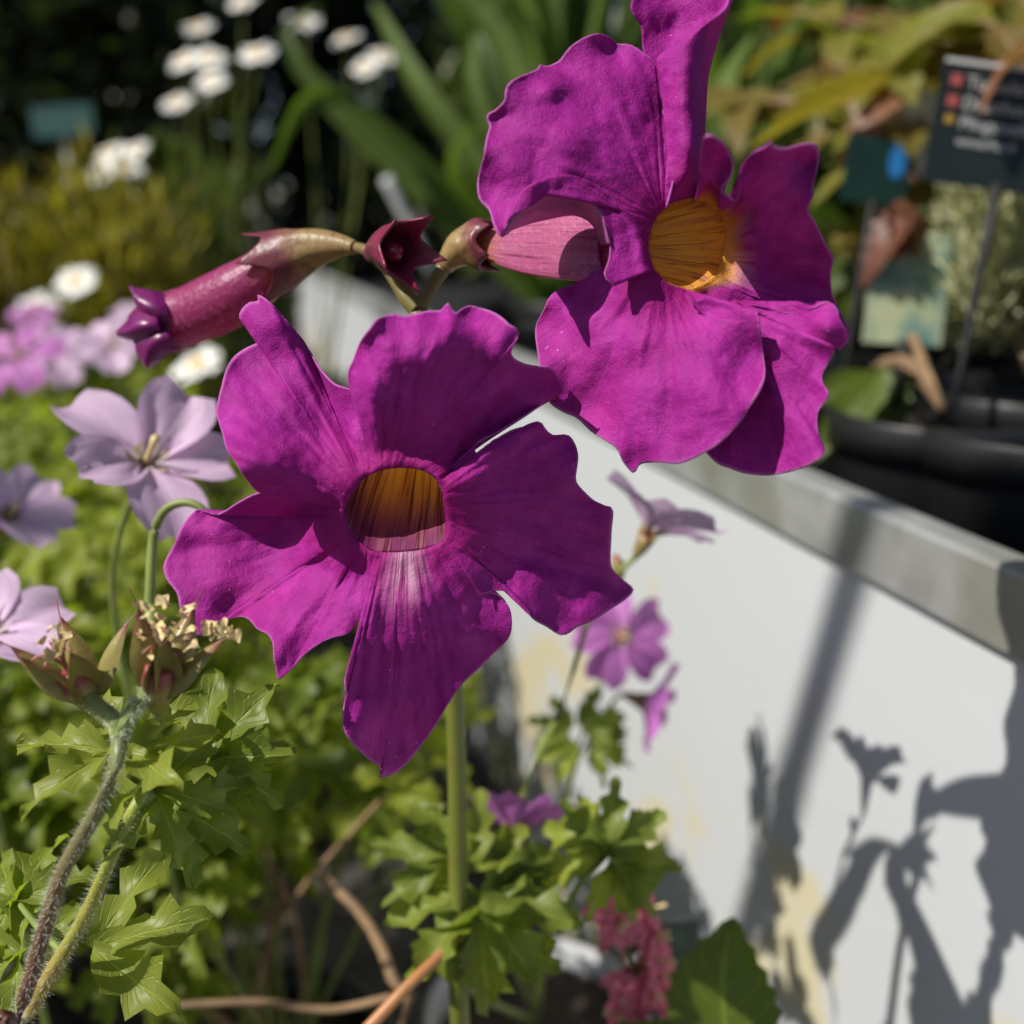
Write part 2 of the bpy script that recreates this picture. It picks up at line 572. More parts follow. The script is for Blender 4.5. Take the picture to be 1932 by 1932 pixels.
def place(o, loc, axis, roll=0.0, s=1.0, parent=None):
    """loc is in world space"""
    off = Vector((0, 0, 0))
    p = parent
    while p is not None:
        off += p.location
        p = p.parent
    if parent is not None:
        o.parent = parent
    m = Matrix.Translation(Vector(loc) - off) @ frame(axis, roll) @ Matrix.Diagonal((s, s, s, 1))
    loc_, rot_, sc_ = m.decompose()
    o.location, o.rotation_euler, o.scale = loc_, rot_.to_euler(), sc_
    return o
def inst(name, me, loc, axis, roll, s, parent):
    o = bpy.data.objects.new(name, me)
    col.objects.link(o)
    return place(o, loc, axis, roll, s, parent)
#SECTION_STRUCTURE

# ------------------------------------------------------------------ setting
def sheet(name, x0, x1, y0, y1, z, mat):
    me = mesh_from(name, [(x0, y0, z), (x1, y0, z), (x1, y1, z), (x0, y1, z)], [(0, 1, 2, 3)], None, False)
    return obj(name, me, mat)
tag(sheet('ground', -400, 400, -400, 400, 0.0, 'ground'), kind='structure')

def extrude(profile, s0, s1, n=2):
    """profile: (off, z) pairs, closed, swept along the bench"""
    v = []
    for i in range(n):
        s = s0 + (s1 - s0) * i / (n - 1)
        v += [wall_at(s, o, z) for o, z in profile]
    m = len(profile)
    f = grid_faces(m, n, True)
    f.append(tuple(range(m - 1, -1, -1)))
    f.append(tuple(range((n - 1) * m, n * m)))
    return v, f
RB, RT = 0.3873, 0.4113
bench = empty('raised_bench', wall_at(0.4, 0, 0), 'raised nursery bench with stained white side board and galvanised rim', 'bench')
v, f = extrude([(0, 0), (0, RB + .01), (.016, RB + .01), (.016, 0)], -1.0, 4.6)
wobj('side_board', v, f, 'board_white', bench, smooth=False)
prof = [(-.004, RB), (-.004, RT - .0018), (-.0034, RT - .0006), (-.002, RT), (.007, RT + .0003), (.0085, RT - .0005), (.009, RB - .03), (.0055, RB - .03), (.0052, RT - .004), (.000, RT - .004), (-.0008, RT - .005), (-.0008, RB)]
v, f = extrude(prof, -1.0, 4.6, 60)
wobj('rail', v, f, 'galvanised', bench, smooth=False)
v, f = extrude([(.0165, .335), (.0165, .345), (1.30, .345), (1.30, .335)], -1.0, 4.6)
wobj('bench_top', v, f, 'liner', bench, smooth=False)
v, f = extrude([(1.301, 0), (1.301, .42), (1.317, .42), (1.317, 0)], -1.0, 4.6)
wobj('back_board', v, f, 'board_white', bench, smooth=False)

def lathe(prof, ns=28):
    v, f = [], []
    for r, z in prof:
        for k in range(ns):
            a = 2 * math.pi * k / ns
            v.append((r * math.cos(a), r * math.sin(a), z))
    f = grid_faces(ns, len(prof), True)
    f.append(tuple(range(ns - 1, -1, -1)))
    return v, f
POTS = {}
def pot(loc, r, h, mat, label, group=None):
    key = (r, h, mat)
    if key not in POTS:
        v, f = lathe([(r * .72, 0), (r * .93, h * .8), (r * .94, h * .82), (r, h * .82), (r * 1.02, h * .99), (r * 1.0, h), (r * .955, h), (r * .93, h * .9), (r * .90, h * .85)])
        me = mesh_from('plant_pot', v, f)
        me.materials.append(M[mat])
        n = 20
        sv = [(0, 0, h * .9)]
        for ring in (.45, .92):
            for k in range(n):
                a = 2 * math.pi * k / n
                sv.append((r * ring * math.cos(a), r * ring * math.sin(a), h * .87 + .006 * fbm(3 * ring * math.cos(a), 3 * math.sin(a), r * 50)))
        sf = [(0, 1 + k, 1 + (k + 1) % n) for k in range(n)] + [(1 + k, 1 + n + k, 1 + n + (k + 1) % n, 1 + (k + 1) % n) for k in range(n)]
        sm = mesh_from('soil', sv, sf)
        sm.materials.append(M['soil'])
        POTS[key] = (me, sm)
    me, sm = POTS[key]
    o = bpy.data.objects.new('plant_pot', me)
    col.objects.link(o)
    o.location = loc
    o.rotation_euler.z = random.random() * 6
    tag(o, label, 'plant pot', group)
    s_ = bpy.data.objects.new('soil', sm)
    col.objects.link(s_)
    s_.parent = o
    return o

# ------------------------------------------------------------------ the trumpet-flowered plant (main subject)
inc_base = Vector((-0.012, 0.262, 0.118))
inc = empty('trumpet_flower_plant', inc_base, 'magenta trumpet flower plant with two open blooms, a bud and an empty calyx', 'flowering plant')
pot((inc_base.x, inc_base.y, 0), .068, .135, 'pot_black', 'black plastic pot at the foot of the magenta trumpet flower plant')

def ss(x, a, b):
    x = np.clip((np.asarray(x, dtype=float) - a) / (b - a), 0, 1)
    return x * x * (3 - 2 * x)
def V3(x, y, D):
    x, y, D = np.broadcast_arrays(np.asarray(x, float), np.asarray(y, float), np.asarray(D, float))
    xc, zc = (x - CPX) / FPX, (CPX - y) / FPX
    return np.stack([xc * D, (CP + zc * SP) * D, CAMH + (-SP + zc * CP) * D], -1)
def depth_fn(spec):
    """spec: d0, (x0,y0), gx, gy in mm and mm per 100 px, plus smooth bumps (x, y, r, mm)"""
    d0, x0, y0, gx, gy, bumps = spec[:6]
    def fn(x, y):
        d = d0 + gx * (x - x0) / 100 + gy * (y - y0) / 100
        for bx, by, br, amp in bumps:
            d = d + amp * np.exp(-((x - bx) ** 2 + (y - by) ** 2) / (br * br))
        for (ax, ay), (cx, cy), sl, sr in spec[6:]:      # crease from a to c: slope in mm per 100 px on either side
            L_ = math.hypot(cx - ax, cy - ay)
            q = ((cy - ay) * (x - ax) - (cx - ax) * (y - ay)) / L_
            so = np.sqrt(q * q + 14 * 14)
            d = d + sl * (so - q) / 200 + sr * (so + q) / 200
        return d
    return fn
def wrinkle(xy, v, u, seed, amp):
    """ruffled rim and soft puckers, mm"""
    out = np.zeros(len(xy))
    for k in range(len(xy)):
        x, y = xy[k]
        e = v[k]
        out[k] = amp * (e ** 3) * 2.6 * noise.noise(Vector((u[k] * 7 + seed * 3.1, seed, e * .8))) \
            + amp * (e ** 5) * 0.9 * noise.noise(Vector((u[k] * 19 + seed * 5, seed + 4, 0))) \
            + amp * .85 * min(1, e * 3) * noise.noise(Vector((x * .013, y * .013, seed))) \
            + amp * .42 * min(1, e * 3) * noise.noise(Vector((u[k] * 26, e * 3, seed + 9))) \
            + amp * .24 * noise.noise(Vector((x * .045, y * .045, seed))) + amp * .10 * noise.noise(Vector((x * .10, y * .10, seed)))
    return out
def petal(name, parent, D0, base, outer, fn, seed, nu=90, nv=40, amp=1.5, nbr=None, mids=None, mat='petal', thick=.00035, basefn=None, shear=False):
    """base, outer: pixel polylines; depth from fn(x,y) (mm), faded in from the throat ring"""
    smp = lambda q: q if isinstance(q, np.ndarray) else cr(q, nu)
    B, O = smp(base), smp(outer)
    rows = [B] + ([smp(m) for m in mids] if mids else []) + [O]
    A = np.asarray(rows)
    vv = np.linspace(0, 1, nv) ** 0.85
    G = np.zeros((nv, nu, A.shape[2]))
    for i in range(nu):
        if len(rows) > 2:
            G[:, i] = cr(A[:, i], nv)
        else:
            G[:, i] = A[0, i] + (A[1, i] - A[0, i]) * vv[:, None]
    u = np.tile(np.linspace(0, 1, nu), nv)
    v = np.repeat(vv, nu)
    g = G.reshape(-1, G.shape[2])
    xy = g[:, :2]
    extra = g[:, 2] if g.shape[1] > 2 else 0
    d = fn(xy[:, 0], xy[:, 1])
    if nbr:                                    # fused petals share their seam
        fl, fr = nbr
        if fl:
            w = .5 * (1 - ss(u, 0, .22))
            d = d * (1 - w) + fl(xy[:, 0], xy[:, 1]) * w
        if fr:
            w = .5 * ss(u, .78, 1)
            d = d * (1 - w) + fr(xy[:, 0], xy[:, 1]) * w
    seam = ss(u, 0, .12) * (1 - ss(u, .88, 1)) if nbr else 1.0
    d = d * ss(v, 0, .38)
    if basefn is not None:
        d = d + basefn(xy[:, 0], xy[:, 1]) * (1 - ss(v, 0, .38))
    d = d + wrinkle(xy, v, u, seed, amp) * (seam if nbr else 1) + extra
    if shear:
        d = d + shB(xy[:, 0]) * 1000
    P = V3(xy[:, 0], xy[:, 1], D0 + d / 1000)
    uv = np.stack([u, v], -1)
    return wobj(name, P, grid_faces(nu, nv), mat, parent, uv, True, thick)

def loop_tube(name, rings, ns, nv, mat, parent, thick=.0004):
    """rings: list of pixel loops with depth (x,y,D); closed round"""
    R = np.asarray([cr(r, ns + 1, closed=True)[:ns] for r in rings])
    G = np.zeros((nv, ns, 3))
    for i in range(ns):
        G[:, i] = cr(R[:, i], nv)
    g = G.reshape(-1, 3)
    P = V3(g[:, 0], g[:, 1], g[:, 2])
    uv = [(i / ns, j / (nv - 1)) for j in range(nv) for i in range(ns)]
    return wobj(name, P, grid_faces(ns, nv, True), mat, parent, uv, True, thick)
def circ(cx, cy, D, r, n=14, sx=1.0, dd=0.0, ang0=math.pi):
    """a ring in picture space, optionally tilted in depth by dd along x"""
    out = []
    for k in range(n):
        a = ang0 + 2 * math.pi * k / n
        out.append((cx + r * sx * math.cos(a), cy + r * math.sin(a), D + dd * math.cos(a)))
    return out

# ---- front bloom
DA = 0.183
ringA = [(650, 968), (662, 935), (686, 902), (716, 887), (750, 881), (790, 884), (818, 898), (834, 925), (840, 965), (842, 1000), (836, 1024), (800, 1036), (750, 1042), (705, 1040), (668, 1012)]
flA = tube('flower', [V3(806, 672, .222), V3(800, 700, .218), V3(794, 740, .213)], [.0030, .0042, .0056], 'tube_pink', inc, 20, 20)
def scl(ring, cx, cy, k, ox, oy, D):
    return [(cx + (x - ox) * k, cy + (y - oy) * k, D) for x, y in ring]
loop_tube('throat', [scl(ringA, 806, 700, .30, 752, 962, .217), scl(ringA, 786, 790, .62, 752, 962, .204), scl(ringA, 770, 868, .84, 752, 962, .1945), scl(ringA, 758, 930, .95, 752, 962, .186), [(x, y, DA + .0004 - .0046 * (1 - float(ss(y, 900, 1010)))) for x, y in ringA]], 72, 36, 'throat', flA)
bA = lambda x, y: -4.6 * (1 - ss(y, 900, 1010))      # the upper rim of the mouth overhangs the lower lip, mm
fA1 = depth_fn((-1, 680, 880, 1.6, -3.6, [(465, 895, 95, -12), (640, 760, 50, 1.5), (405, 770, 50, 4), (560, 590, 60, -6), (470, 690, 50, 2.5), (540, 780, 50, -1.5)], ((690, 900), (540, 640), 6.0, 1.0)))
fA2 = depth_fn((-1, 760, 890, 4.4, 7.2, [(740, 575, 55, 12), (820, 575, 40, 9), (895, 570, 48, 14), (680, 660, 50, 6), (1035, 715, 50, 2), (945, 660, 30, -3)]))
fA3 = depth_fn((0, 840, 990, 6.2, 0, [(1075, 830, 34, 5), (1185, 1115, 40, 5), (1050, 1200, 60, 4), (930, 1110, 40, 4)], ((840, 1000), (1200, 1105), -5.5, -6.0)))
fA4 = depth_fn((0, 770, 1040, 1.0, -2.4, [(820, 1500, 230, 26), (960, 1230, 110, 9), (780, 1120, 40, -2), (660, 1400, 70, -5), (690, 1090, 40, 2)]))
fA5 = depth_fn((5, 690, 1010, -2.2, -1.6, [(380, 1010, 90, 2), (520, 1050, 90, 6), (520, 1230, 70, -4), (440, 1170, 50, 5), (560, 980, 50, 4), (600, 1120, 60, -2)]))
A1o = [(541, 952), (520, 938), (487, 927), (466, 904), (447, 876), (427, 845), (419, 816), (413, 795), (408, 778), (412, 757), (417, 732), (424, 704), (436, 679), (455, 662), (478, 650), (491, 642), (478, 628), (462, 612), (452, 597), (459, 581), (473, 570), (488, 569), (487, 556), (501, 563), (519, 581), (536, 599), (554, 620), (568, 637), (586, 665), (603, 694), (624, 718), (638, 727), (659, 733), (677, 746), (688, 762), (693, 774)]
A2o = [(693, 774), (684, 752), (672, 742), (661, 732), (658, 715), (659, 694), (668, 676), (677, 651), (684, 637), (698, 620), (709, 604), (723, 597), (744, 593), (761, 597), (786, 592), (807, 587), (832, 586), (846, 571), (853, 585), (860, 590), (881, 577), (905, 581), (930, 588), (948, 599), (962, 612), (976, 620), (979, 633), (969, 650), (964, 664), (972, 677), (992, 687), (1015, 691), (1038, 693), (1054, 711), (1064, 732), (1054, 746), (1031, 757), (984, 789), (945, 812), (912, 828), (898, 838), (895, 848)]
A3o = [(895, 848), (902, 858), (913, 857), (925, 836), (956, 816), (995, 802), (1016, 795), (1024, 802), (1030, 811), (1044, 821), (1070, 820), (1083, 834), (1091, 859), (1087, 890), (1088, 910), (1117, 941), (1140, 953), (1156, 961), (1154, 1000), (1152, 1039), (1154, 1070), (1175, 1093), (1195, 1113), (1179, 1132), (1148, 1152), (1117, 1172), (1089, 1183), (1070, 1197), (1054, 1197), (1034, 1183), (1007, 1168), (992, 1144), (972, 1125), (949, 1115), (925, 1116), (905, 1122)]
A4o = [(905, 1122), (927, 1119), (948, 1129), (962, 1150), (966, 1180), (959, 1205), (936, 1228), (901, 1263), (869, 1294), (846, 1328), (819, 1373), (787, 1416), (760, 1447), (737, 1462), (717, 1467), (729, 1455), (725, 1449), (701, 1437), (682, 1421), (662, 1400), (649, 1377), (647, 1345), (653, 1310), (651, 1283), (662, 1252), (678, 1216), (688, 1197), (691, 1180), (682, 1156), (679, 1138)]
A5o = [(679, 1138), (682, 1160), (670, 1180), (656, 1196), (615, 1208), (573, 1236), (555, 1258), (526, 1283), (523, 1272), (517, 1247), (515, 1215), (506, 1198), (485, 1187), (471, 1170), (453, 1164), (422, 1173), (397, 1184), (376, 1200), (352, 1180), (341, 1152), (334, 1120), (316, 1096), (309, 1075), (312, 1057), (327, 1029), (341, 997), (362, 969), (373, 961), (404, 971), (425, 964), (446, 950), (475, 934), (505, 926), (526, 925), (541, 936), (541, 952)]
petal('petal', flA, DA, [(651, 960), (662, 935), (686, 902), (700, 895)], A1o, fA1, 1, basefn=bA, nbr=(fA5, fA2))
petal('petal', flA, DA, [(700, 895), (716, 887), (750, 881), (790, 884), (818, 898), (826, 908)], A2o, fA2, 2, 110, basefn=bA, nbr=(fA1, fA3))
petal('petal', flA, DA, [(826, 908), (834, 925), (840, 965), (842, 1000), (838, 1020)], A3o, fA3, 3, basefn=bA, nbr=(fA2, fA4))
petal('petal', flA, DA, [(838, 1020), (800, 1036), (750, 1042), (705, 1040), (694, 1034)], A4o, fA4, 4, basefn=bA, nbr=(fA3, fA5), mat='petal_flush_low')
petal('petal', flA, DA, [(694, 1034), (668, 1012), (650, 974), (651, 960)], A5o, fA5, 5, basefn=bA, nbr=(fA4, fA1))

# ---- side-facing bloom
DB = 0.197
def shB(x):               # the side bloom comes towards the camera along its tube
    return -5e-5 * np.maximum(0, np.asarray(x, float) - 880)
def SB(ring):
    return [(x, y, d + float(shB(x))) for x, y, d in ring]
flB = loop_tube('flower', [SB(q) for q in (circ(912, 462, .207, 20, sx=.5), circ(945, 464, .206, 36, sx=.55), circ(1010, 466, .204, 53, sx=.55), circ(1085, 468, .201, 60, sx=.6), circ(1150, 470, .199, 63, sx=.6), circ(1168, 470, .198, 64, sx=.6))], 40, 30, 'tube_pink', inc, .0004)
ringB = [(1222, 470), (1228, 430), (1250, 392), (1285, 378), (1330, 378), (1360, 400), (1368, 440), (1362, 490), (1335, 530), (1295, 548), (1255, 532), (1230, 505)]
depB = [DB + (-1.6 + 14.0 * max(-.6, min(1.1, (x - 1225) / 140))) / 1000 + .0003 for x, y in ringB]
loop_tube('throat', [SB(q) for q in ([(x * .25 + 1130 * .75, y * .4 + 468 * .6, .2035) for x, y in ringB], [(x * .55 + 1185 * .45, y * .75 + 467 * .25, d * .6 + .206 * .4 + .0005) for (x, y), d in zip(ringB, depB)], [(x * .8 + 1240 * .2, y * .9 + 465 * .1, d + .0016) for (x, y), d in zip(ringB, depB)], [(x, y, d) for (x, y), d in zip(ringB, depB)])], 72, 30, 'throat_side', flB)
def bB(x, y):          # depth of the throat ring relative to DB, mm
    return -1.6 + 14.0 * np.clip((x - 1225) / 140, -.6, 1.1)
fB1 = depth_fn((-3, 1230, 430, 7.0, -0.6, [(905, 360, 55, 5), (1045, 130, 50, 4), (1100, 290, 90, -2.5), (930, 225, 40, 4), (1040, 160, 30, -3), (1160, 90, 40, 3), (1240, 250, 50, 2)]))
B1o = [(1257, 392), (1268, 350), (1274, 310), (1268, 262), (1257, 228), (1250, 207), (1243, 176), (1234, 151), (1238, 130), (1229, 112), (1211, 98), (1197, 88), (1180, 83), (1164, 82), (1152, 70), (1130, 63), (1116, 65), (1099, 72), (1078, 86), (1064, 102), (1053, 116), (1029, 127), (1018, 122), (1014, 131), (986, 142), (962, 155), (953, 172), (951, 190), (930, 211), (921, 214), (918, 226), (924, 236), (916, 267), (911, 299), (902, 334), (901, 362), (907, 380), (923, 397), (930, 422), (941, 443), (947, 448), (958, 418), (975, 402), (1000, 390), (1029, 369), (1053, 358), (1085, 358), (1113, 373), (1130, 397), (1141, 422), (1148, 443), (1151, 462), (1149, 490), (1140, 520), (1160, 540)]
kc = B1o.index((947, 448))
join = lambda a, b: np.vstack([cr(a, 96), cr(b, 35)[1:]])
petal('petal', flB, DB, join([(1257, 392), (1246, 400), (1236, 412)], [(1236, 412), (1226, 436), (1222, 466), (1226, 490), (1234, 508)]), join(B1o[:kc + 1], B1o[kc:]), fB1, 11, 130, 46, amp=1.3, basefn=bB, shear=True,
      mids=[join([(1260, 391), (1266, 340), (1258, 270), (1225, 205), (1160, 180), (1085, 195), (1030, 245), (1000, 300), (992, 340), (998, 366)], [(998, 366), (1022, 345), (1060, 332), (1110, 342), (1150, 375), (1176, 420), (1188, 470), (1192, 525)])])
# the curled-under lower rim of that petal, seen above the tube
P = net([[V3(x, y, DB + d / 1000 + shB(x)) for x, y, d in row] for row in (
    [(947, 447, -21.5), (975, 403, -20.0), (1029, 370, -16.6), (1085, 359, -13.0), (1130, 398, -10.0), (1150, 460, -8.2)],
    [(958, 440, -15), (985, 412, -13), (1035, 386, -10), (1085, 378, -7.5), (1122, 408, -5.5), (1140, 462, -4)],
    [(960, 436, -8), (990, 424, -4.5), (1038, 412, -1.5), (1085, 406, -.6), (1118, 424, 0), (1135, 462, 0)])], 50, 14)
wobj('petal', P, grid_faces(50, 14), 'petal_under', flB, grid_uv(50, 14), True, .0003)
# upright petal folded along its length
P = net([[V3(x, y, DB + d / 1000 + shB(x)) for x, y, d in row] for row in (
    [(1258, 388, 3), (1290, 374, 7), (1325, 370, 11), (1318, 374, 8), (1300, 372, 6), (1264, 384, 0)],
    [(1262, 300, 5), (1295, 290, 10), (1326, 285, 11), (1318, 300, 3), (1295, 310, -1), (1262, 320, -1)],
    [(1238, 180, 8), (1290, 170, 12), (1332, 165, 11), (1318, 180, 3), (1290, 200, -2), (1252, 212, 0)],
    [(1214, 98, 9), (1280, 80, 13), (1350, 80, 10), (1325, 100, 2), (1290, 118, -2), (1242, 130, 0)],
    [(1210, 52, 8), (1280, 30, 13), (1364, 35, 10), (1340, 55, 2), (1300, 75, -2), (1240, 112, 0)],
    [(1190, 14, 6), (1270, -20, 12), (1374, -2, 9), (1365, 12, 3), (1330, 48, -1), (1246, 104, 0)],
    [(1206, -30, 7), (1275, -62, 12), (1384, -40, 9), (1378, -8, 4), (1357, 30, 0), (1250, 101, .3)])], 70, 60)
for k in range(len(P)):
    x_ = Vector(P[k])
    P[k] += np.array(x_ - cam.location) * .004 * fbm(x_.x * 190, x_.y * 190, x_.z * 190)
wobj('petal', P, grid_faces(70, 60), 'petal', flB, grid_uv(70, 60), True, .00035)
# shaded right-hand petal with the lobe behind and a fold of lit lower rim
fB3 = depth_fn((15, 1400, 430, 5.5, 0.5, [(1530, 300, 45, 10), (1370, 300, 40, 3)], ((1340, 490), (1580, 545), -4.0, -14.0)))
B3o = [(1318, 372), (1322, 330), (1325, 281), (1330, 257), (1346, 257), (1367, 273), (1381, 299), (1383, 316), (1376, 337), (1360, 356), (1371, 369), (1390, 379), (1396, 370), (1397, 344), (1399, 323), (1406, 302), (1424, 285), (1445, 276), (1453, 266), (1459, 276), (1480, 281), (1508, 274), (1529, 271), (1543, 278), (1545, 292), (1541, 323), (1534, 351), (1534, 369), (1526, 387), (1526, 401), (1540, 422), (1554, 453), (1564, 471), (1573, 489), (1568, 510), (1568, 538), (1573, 562), (1587, 592), (1605, 634), (1588, 640), (1568, 600), (1545, 586), (1515, 591), (1488, 575), (1462, 568), (1446, 574), (1430, 588), (1405, 600), (1375, 606), (1352, 610), (1330, 597), (1290, 560)]
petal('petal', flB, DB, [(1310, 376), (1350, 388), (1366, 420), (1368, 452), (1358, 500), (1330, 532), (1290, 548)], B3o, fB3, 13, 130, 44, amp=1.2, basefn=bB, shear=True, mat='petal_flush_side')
# front lower petal
fB4 = depth_fn((0, 1230, 520, 0.6, -1.0, [(1030, 620, 55, 4), (1090, 770, 60, 4), (1190, 885, 45, 4), (1420, 690, 60, 5), (1330, 720, 90, -2.5), (1340, 590, 40, 3), (1200, 640, 40, -2), (1100, 540, 40, 3)]))
B4o = [(1150, 500), (1130, 508), (1111, 514), (1097, 531), (1074, 543), (1050, 550), (1034, 566), (1023, 590), (1013, 609), (1010, 629), (1013, 656), (1018, 690), (1025, 735), (1038, 761), (1062, 777), (1089, 789), (1113, 812), (1136, 828), (1160, 843), (1169, 855), (1175, 871), (1195, 893), (1204, 879), (1218, 873), (1245, 873), (1277, 875), (1304, 867), (1335, 851), (1363, 832), (1394, 800), (1417, 765), (1437, 730), (1444, 703), (1441, 672), (1435, 629), (1431, 597), (1425, 584), (1413, 597), (1374, 605), (1355, 609), (1339, 602), (1310, 580)]
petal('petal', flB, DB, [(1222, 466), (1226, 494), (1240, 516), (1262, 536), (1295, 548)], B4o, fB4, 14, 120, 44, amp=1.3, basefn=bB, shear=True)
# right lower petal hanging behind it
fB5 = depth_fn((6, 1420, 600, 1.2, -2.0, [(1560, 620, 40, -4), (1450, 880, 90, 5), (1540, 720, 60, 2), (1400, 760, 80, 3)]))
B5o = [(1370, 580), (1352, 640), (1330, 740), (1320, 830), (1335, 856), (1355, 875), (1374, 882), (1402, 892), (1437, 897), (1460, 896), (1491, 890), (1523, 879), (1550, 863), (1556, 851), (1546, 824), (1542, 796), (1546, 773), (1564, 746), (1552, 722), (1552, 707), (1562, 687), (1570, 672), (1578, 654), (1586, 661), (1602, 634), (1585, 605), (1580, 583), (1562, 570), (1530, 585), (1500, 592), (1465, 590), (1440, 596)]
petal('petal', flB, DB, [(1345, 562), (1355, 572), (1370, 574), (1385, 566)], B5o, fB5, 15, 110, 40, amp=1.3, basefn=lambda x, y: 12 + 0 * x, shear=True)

# ---- calyx with five pointed teeth
def calyx(name, parent, path, radii, teeth, mat, ns=40, tooth=.006, flare=.25):
    """path/radii from the pedicel to the rim; the rim runs out into pointed teeth"""
    nv = 26
    Pc = cr(path, nv)
    R = cr([(r, 0, 0) for r in radii], nv)[:, 0]
    d_end = Vector(Pc[-1] - Pc[-4]).normalized()
    vs, uv = [], []
    up = Vector((0.1, 0.2, 0.97))
    for j in range(nv):
        d = Vector(Pc[min(j + 1, nv - 1)] - Pc[max(j - 1, 0)]).normalized()
        a = d.cross(up).normalized()
        b = d.cross(a).normalized()
        t_ = j / (nv - 1)
        for k in range(ns):
            th = 2 * math.pi * k / ns
            ph = (k / ns * teeth) % 1.0
            ridge = 1 + .07 * math.cos(2 * math.pi * k / ns * teeth) * t_
            w = max(0, 1 - abs(ph - .5) * 2)
            ext = tooth * (w ** 1.8) * max(0, (t_ - .72) / .28) ** 1.3
            rr = R[j] * ridge * (1 + flare * (w ** 2) * max(0, (t_ - .7) / .3))
            vs.append(Vector(Pc[j]) + (a * math.cos(th) + b * math.sin(th)) * rr + d * ext)
            uv.append((k / ns, t_))
    return wobj(name, vs, grid_faces(ns, nv, True), mat, parent, uv, True, .0005)
def W(*pts):
    return [V(x, y, d) for x, y, d in pts]
calyx('calyx', inc, W((838, 505, .209), (850, 488, .2085), (872, 470, .208), (900, 463, .2075), (914, 462, .207)), [.0016, .0040, .0050, .0046, .0045], 5, 'calyx_brown', tooth=.0030)
calyx('calyx', inc, W((670, 467, .2125), (640, 463, .2145), (600, 466, .217), (560, 478, .219), (530, 492, .2205)), [.0012, .0030, .0048, .0056, .0063], 5, 'calyx_brown', tooth=.0062, flare=.5)
calyx('calyx', inc, W((700, 480, .2085), (712, 472, .206), (727, 466, .204), (744, 468, .2015), (756, 470, .2000)), [.0015, .0034, .0044, .0042, .0050], 5, 'calyx_red', tooth=.0055, flare=.75)
calyx('calyx', inc, W((800, 610, .214), (802, 630, .2175), (804, 655, .2205), (806, 690, .2205)), [.0016, .0042, .0052, .0050], 5, 'calyx_brown', tooth=.004)
# wet scar inside the empty calyx
mat_plain('wet_red', (.22, .012, .05), .06, .3, 400)
P, F, U = tube_geo(W((729, 471, .2008), (735, 474, .2003), (748, 473, .2001), (757, 468, .2004)), [.0006, .0019, .0021, .0007], 14, 16)
wobj('flower_scar', P, F, 'wet_red', inc, U)
# ---- closed bud
mat_plain('bud_tip', (.15, .006, .10), .35, .3, 300, .15)
bud = tube('flower_bud', W((545, 486, .2195), (515, 505, .2208), (460, 545, .223), (400, 578, .226), (345, 600, .2285), (300, 615, .230), (268, 626, .2315)), [.0042, .0056, .0066, .0069, .0066, .0070, .0050], 'tube_bud', inc, 36, 60)
for vtx in bud.data.vertices:      # shallow lengthwise furrows
    pass
def bud_tip(pts, widths):
    P = net([[V(x + w[0], y + w[1], d + w[2]) for w in ((-a, -b, .0), (0, 0, -.003), (a, b, .0))] for (x, y, d), (a, b) in zip(pts, widths)], 14, 16)
    wobj('bud_lobe', P, grid_faces(14, 16), 'bud_tip', bud, grid_uv(14, 16), True, .0006)
bud_tip([(320, 592, .2245), (295, 584, .2235), (270, 575, .2240), (253, 560, .2255), (250, 547, .2265)], [(6, 34), (6, 34), (8, 30), (8, 20), (1, 3)])
bud_tip([(320, 632, .2245), (300, 640, .2240), (284, 654, .2250), (278, 674, .2265), (278, 693, .228)], [(22, 26), (24, 22), (26, 16), (18, 8), (2, 1)])
bud_tip([(300, 612, .2235), (275, 614, .2230), (256, 618, .2240), (240, 626, .2260), (222, 630, .228)], [(4, 26), (4, 26), (6, 22), (4, 14), (1, 2)])
# ---- scape and flower stalks
J = (788, 585, .2055)
tube('flower_stalk', W(J, (800, 565, .2065), (815, 538, .208), (836, 506, .209)), [.0018, .0015, .0014, .0017], 'scape', inc, 12)
tube('flower_stalk', W(J, (770, 565, .206), (750, 535, .2068), (728, 505, .208), (706, 482, .2085)), [.0019, .0018, .0015, .0013, .0014], 'scape', inc, 12)
tube('flower_stalk', W((706, 482, .2085), (690, 472, .210), (672, 467, .2125)), [.0013, .0012, .0012], 'scape', inc, 12)
tube('flower_stalk', W((792, 590, .2065), (797, 600, .211), (800, 612, .214)), [.0017, .0016, .0016], 'scape', inc, 12)
tube('scape', W((788, 583, .2052), (800, 640, .2085), (825, 900, .221), (858, 1330, .238), (864, 1640, .252), (868, 1932, .266)) + [inc_base + Vector((0, 0, 0.0))], [.0019, .0021, .0024, .0026, .0029, .0032, .0036], 'scape', inc, 16, 60)
#SECTION_PLANTS

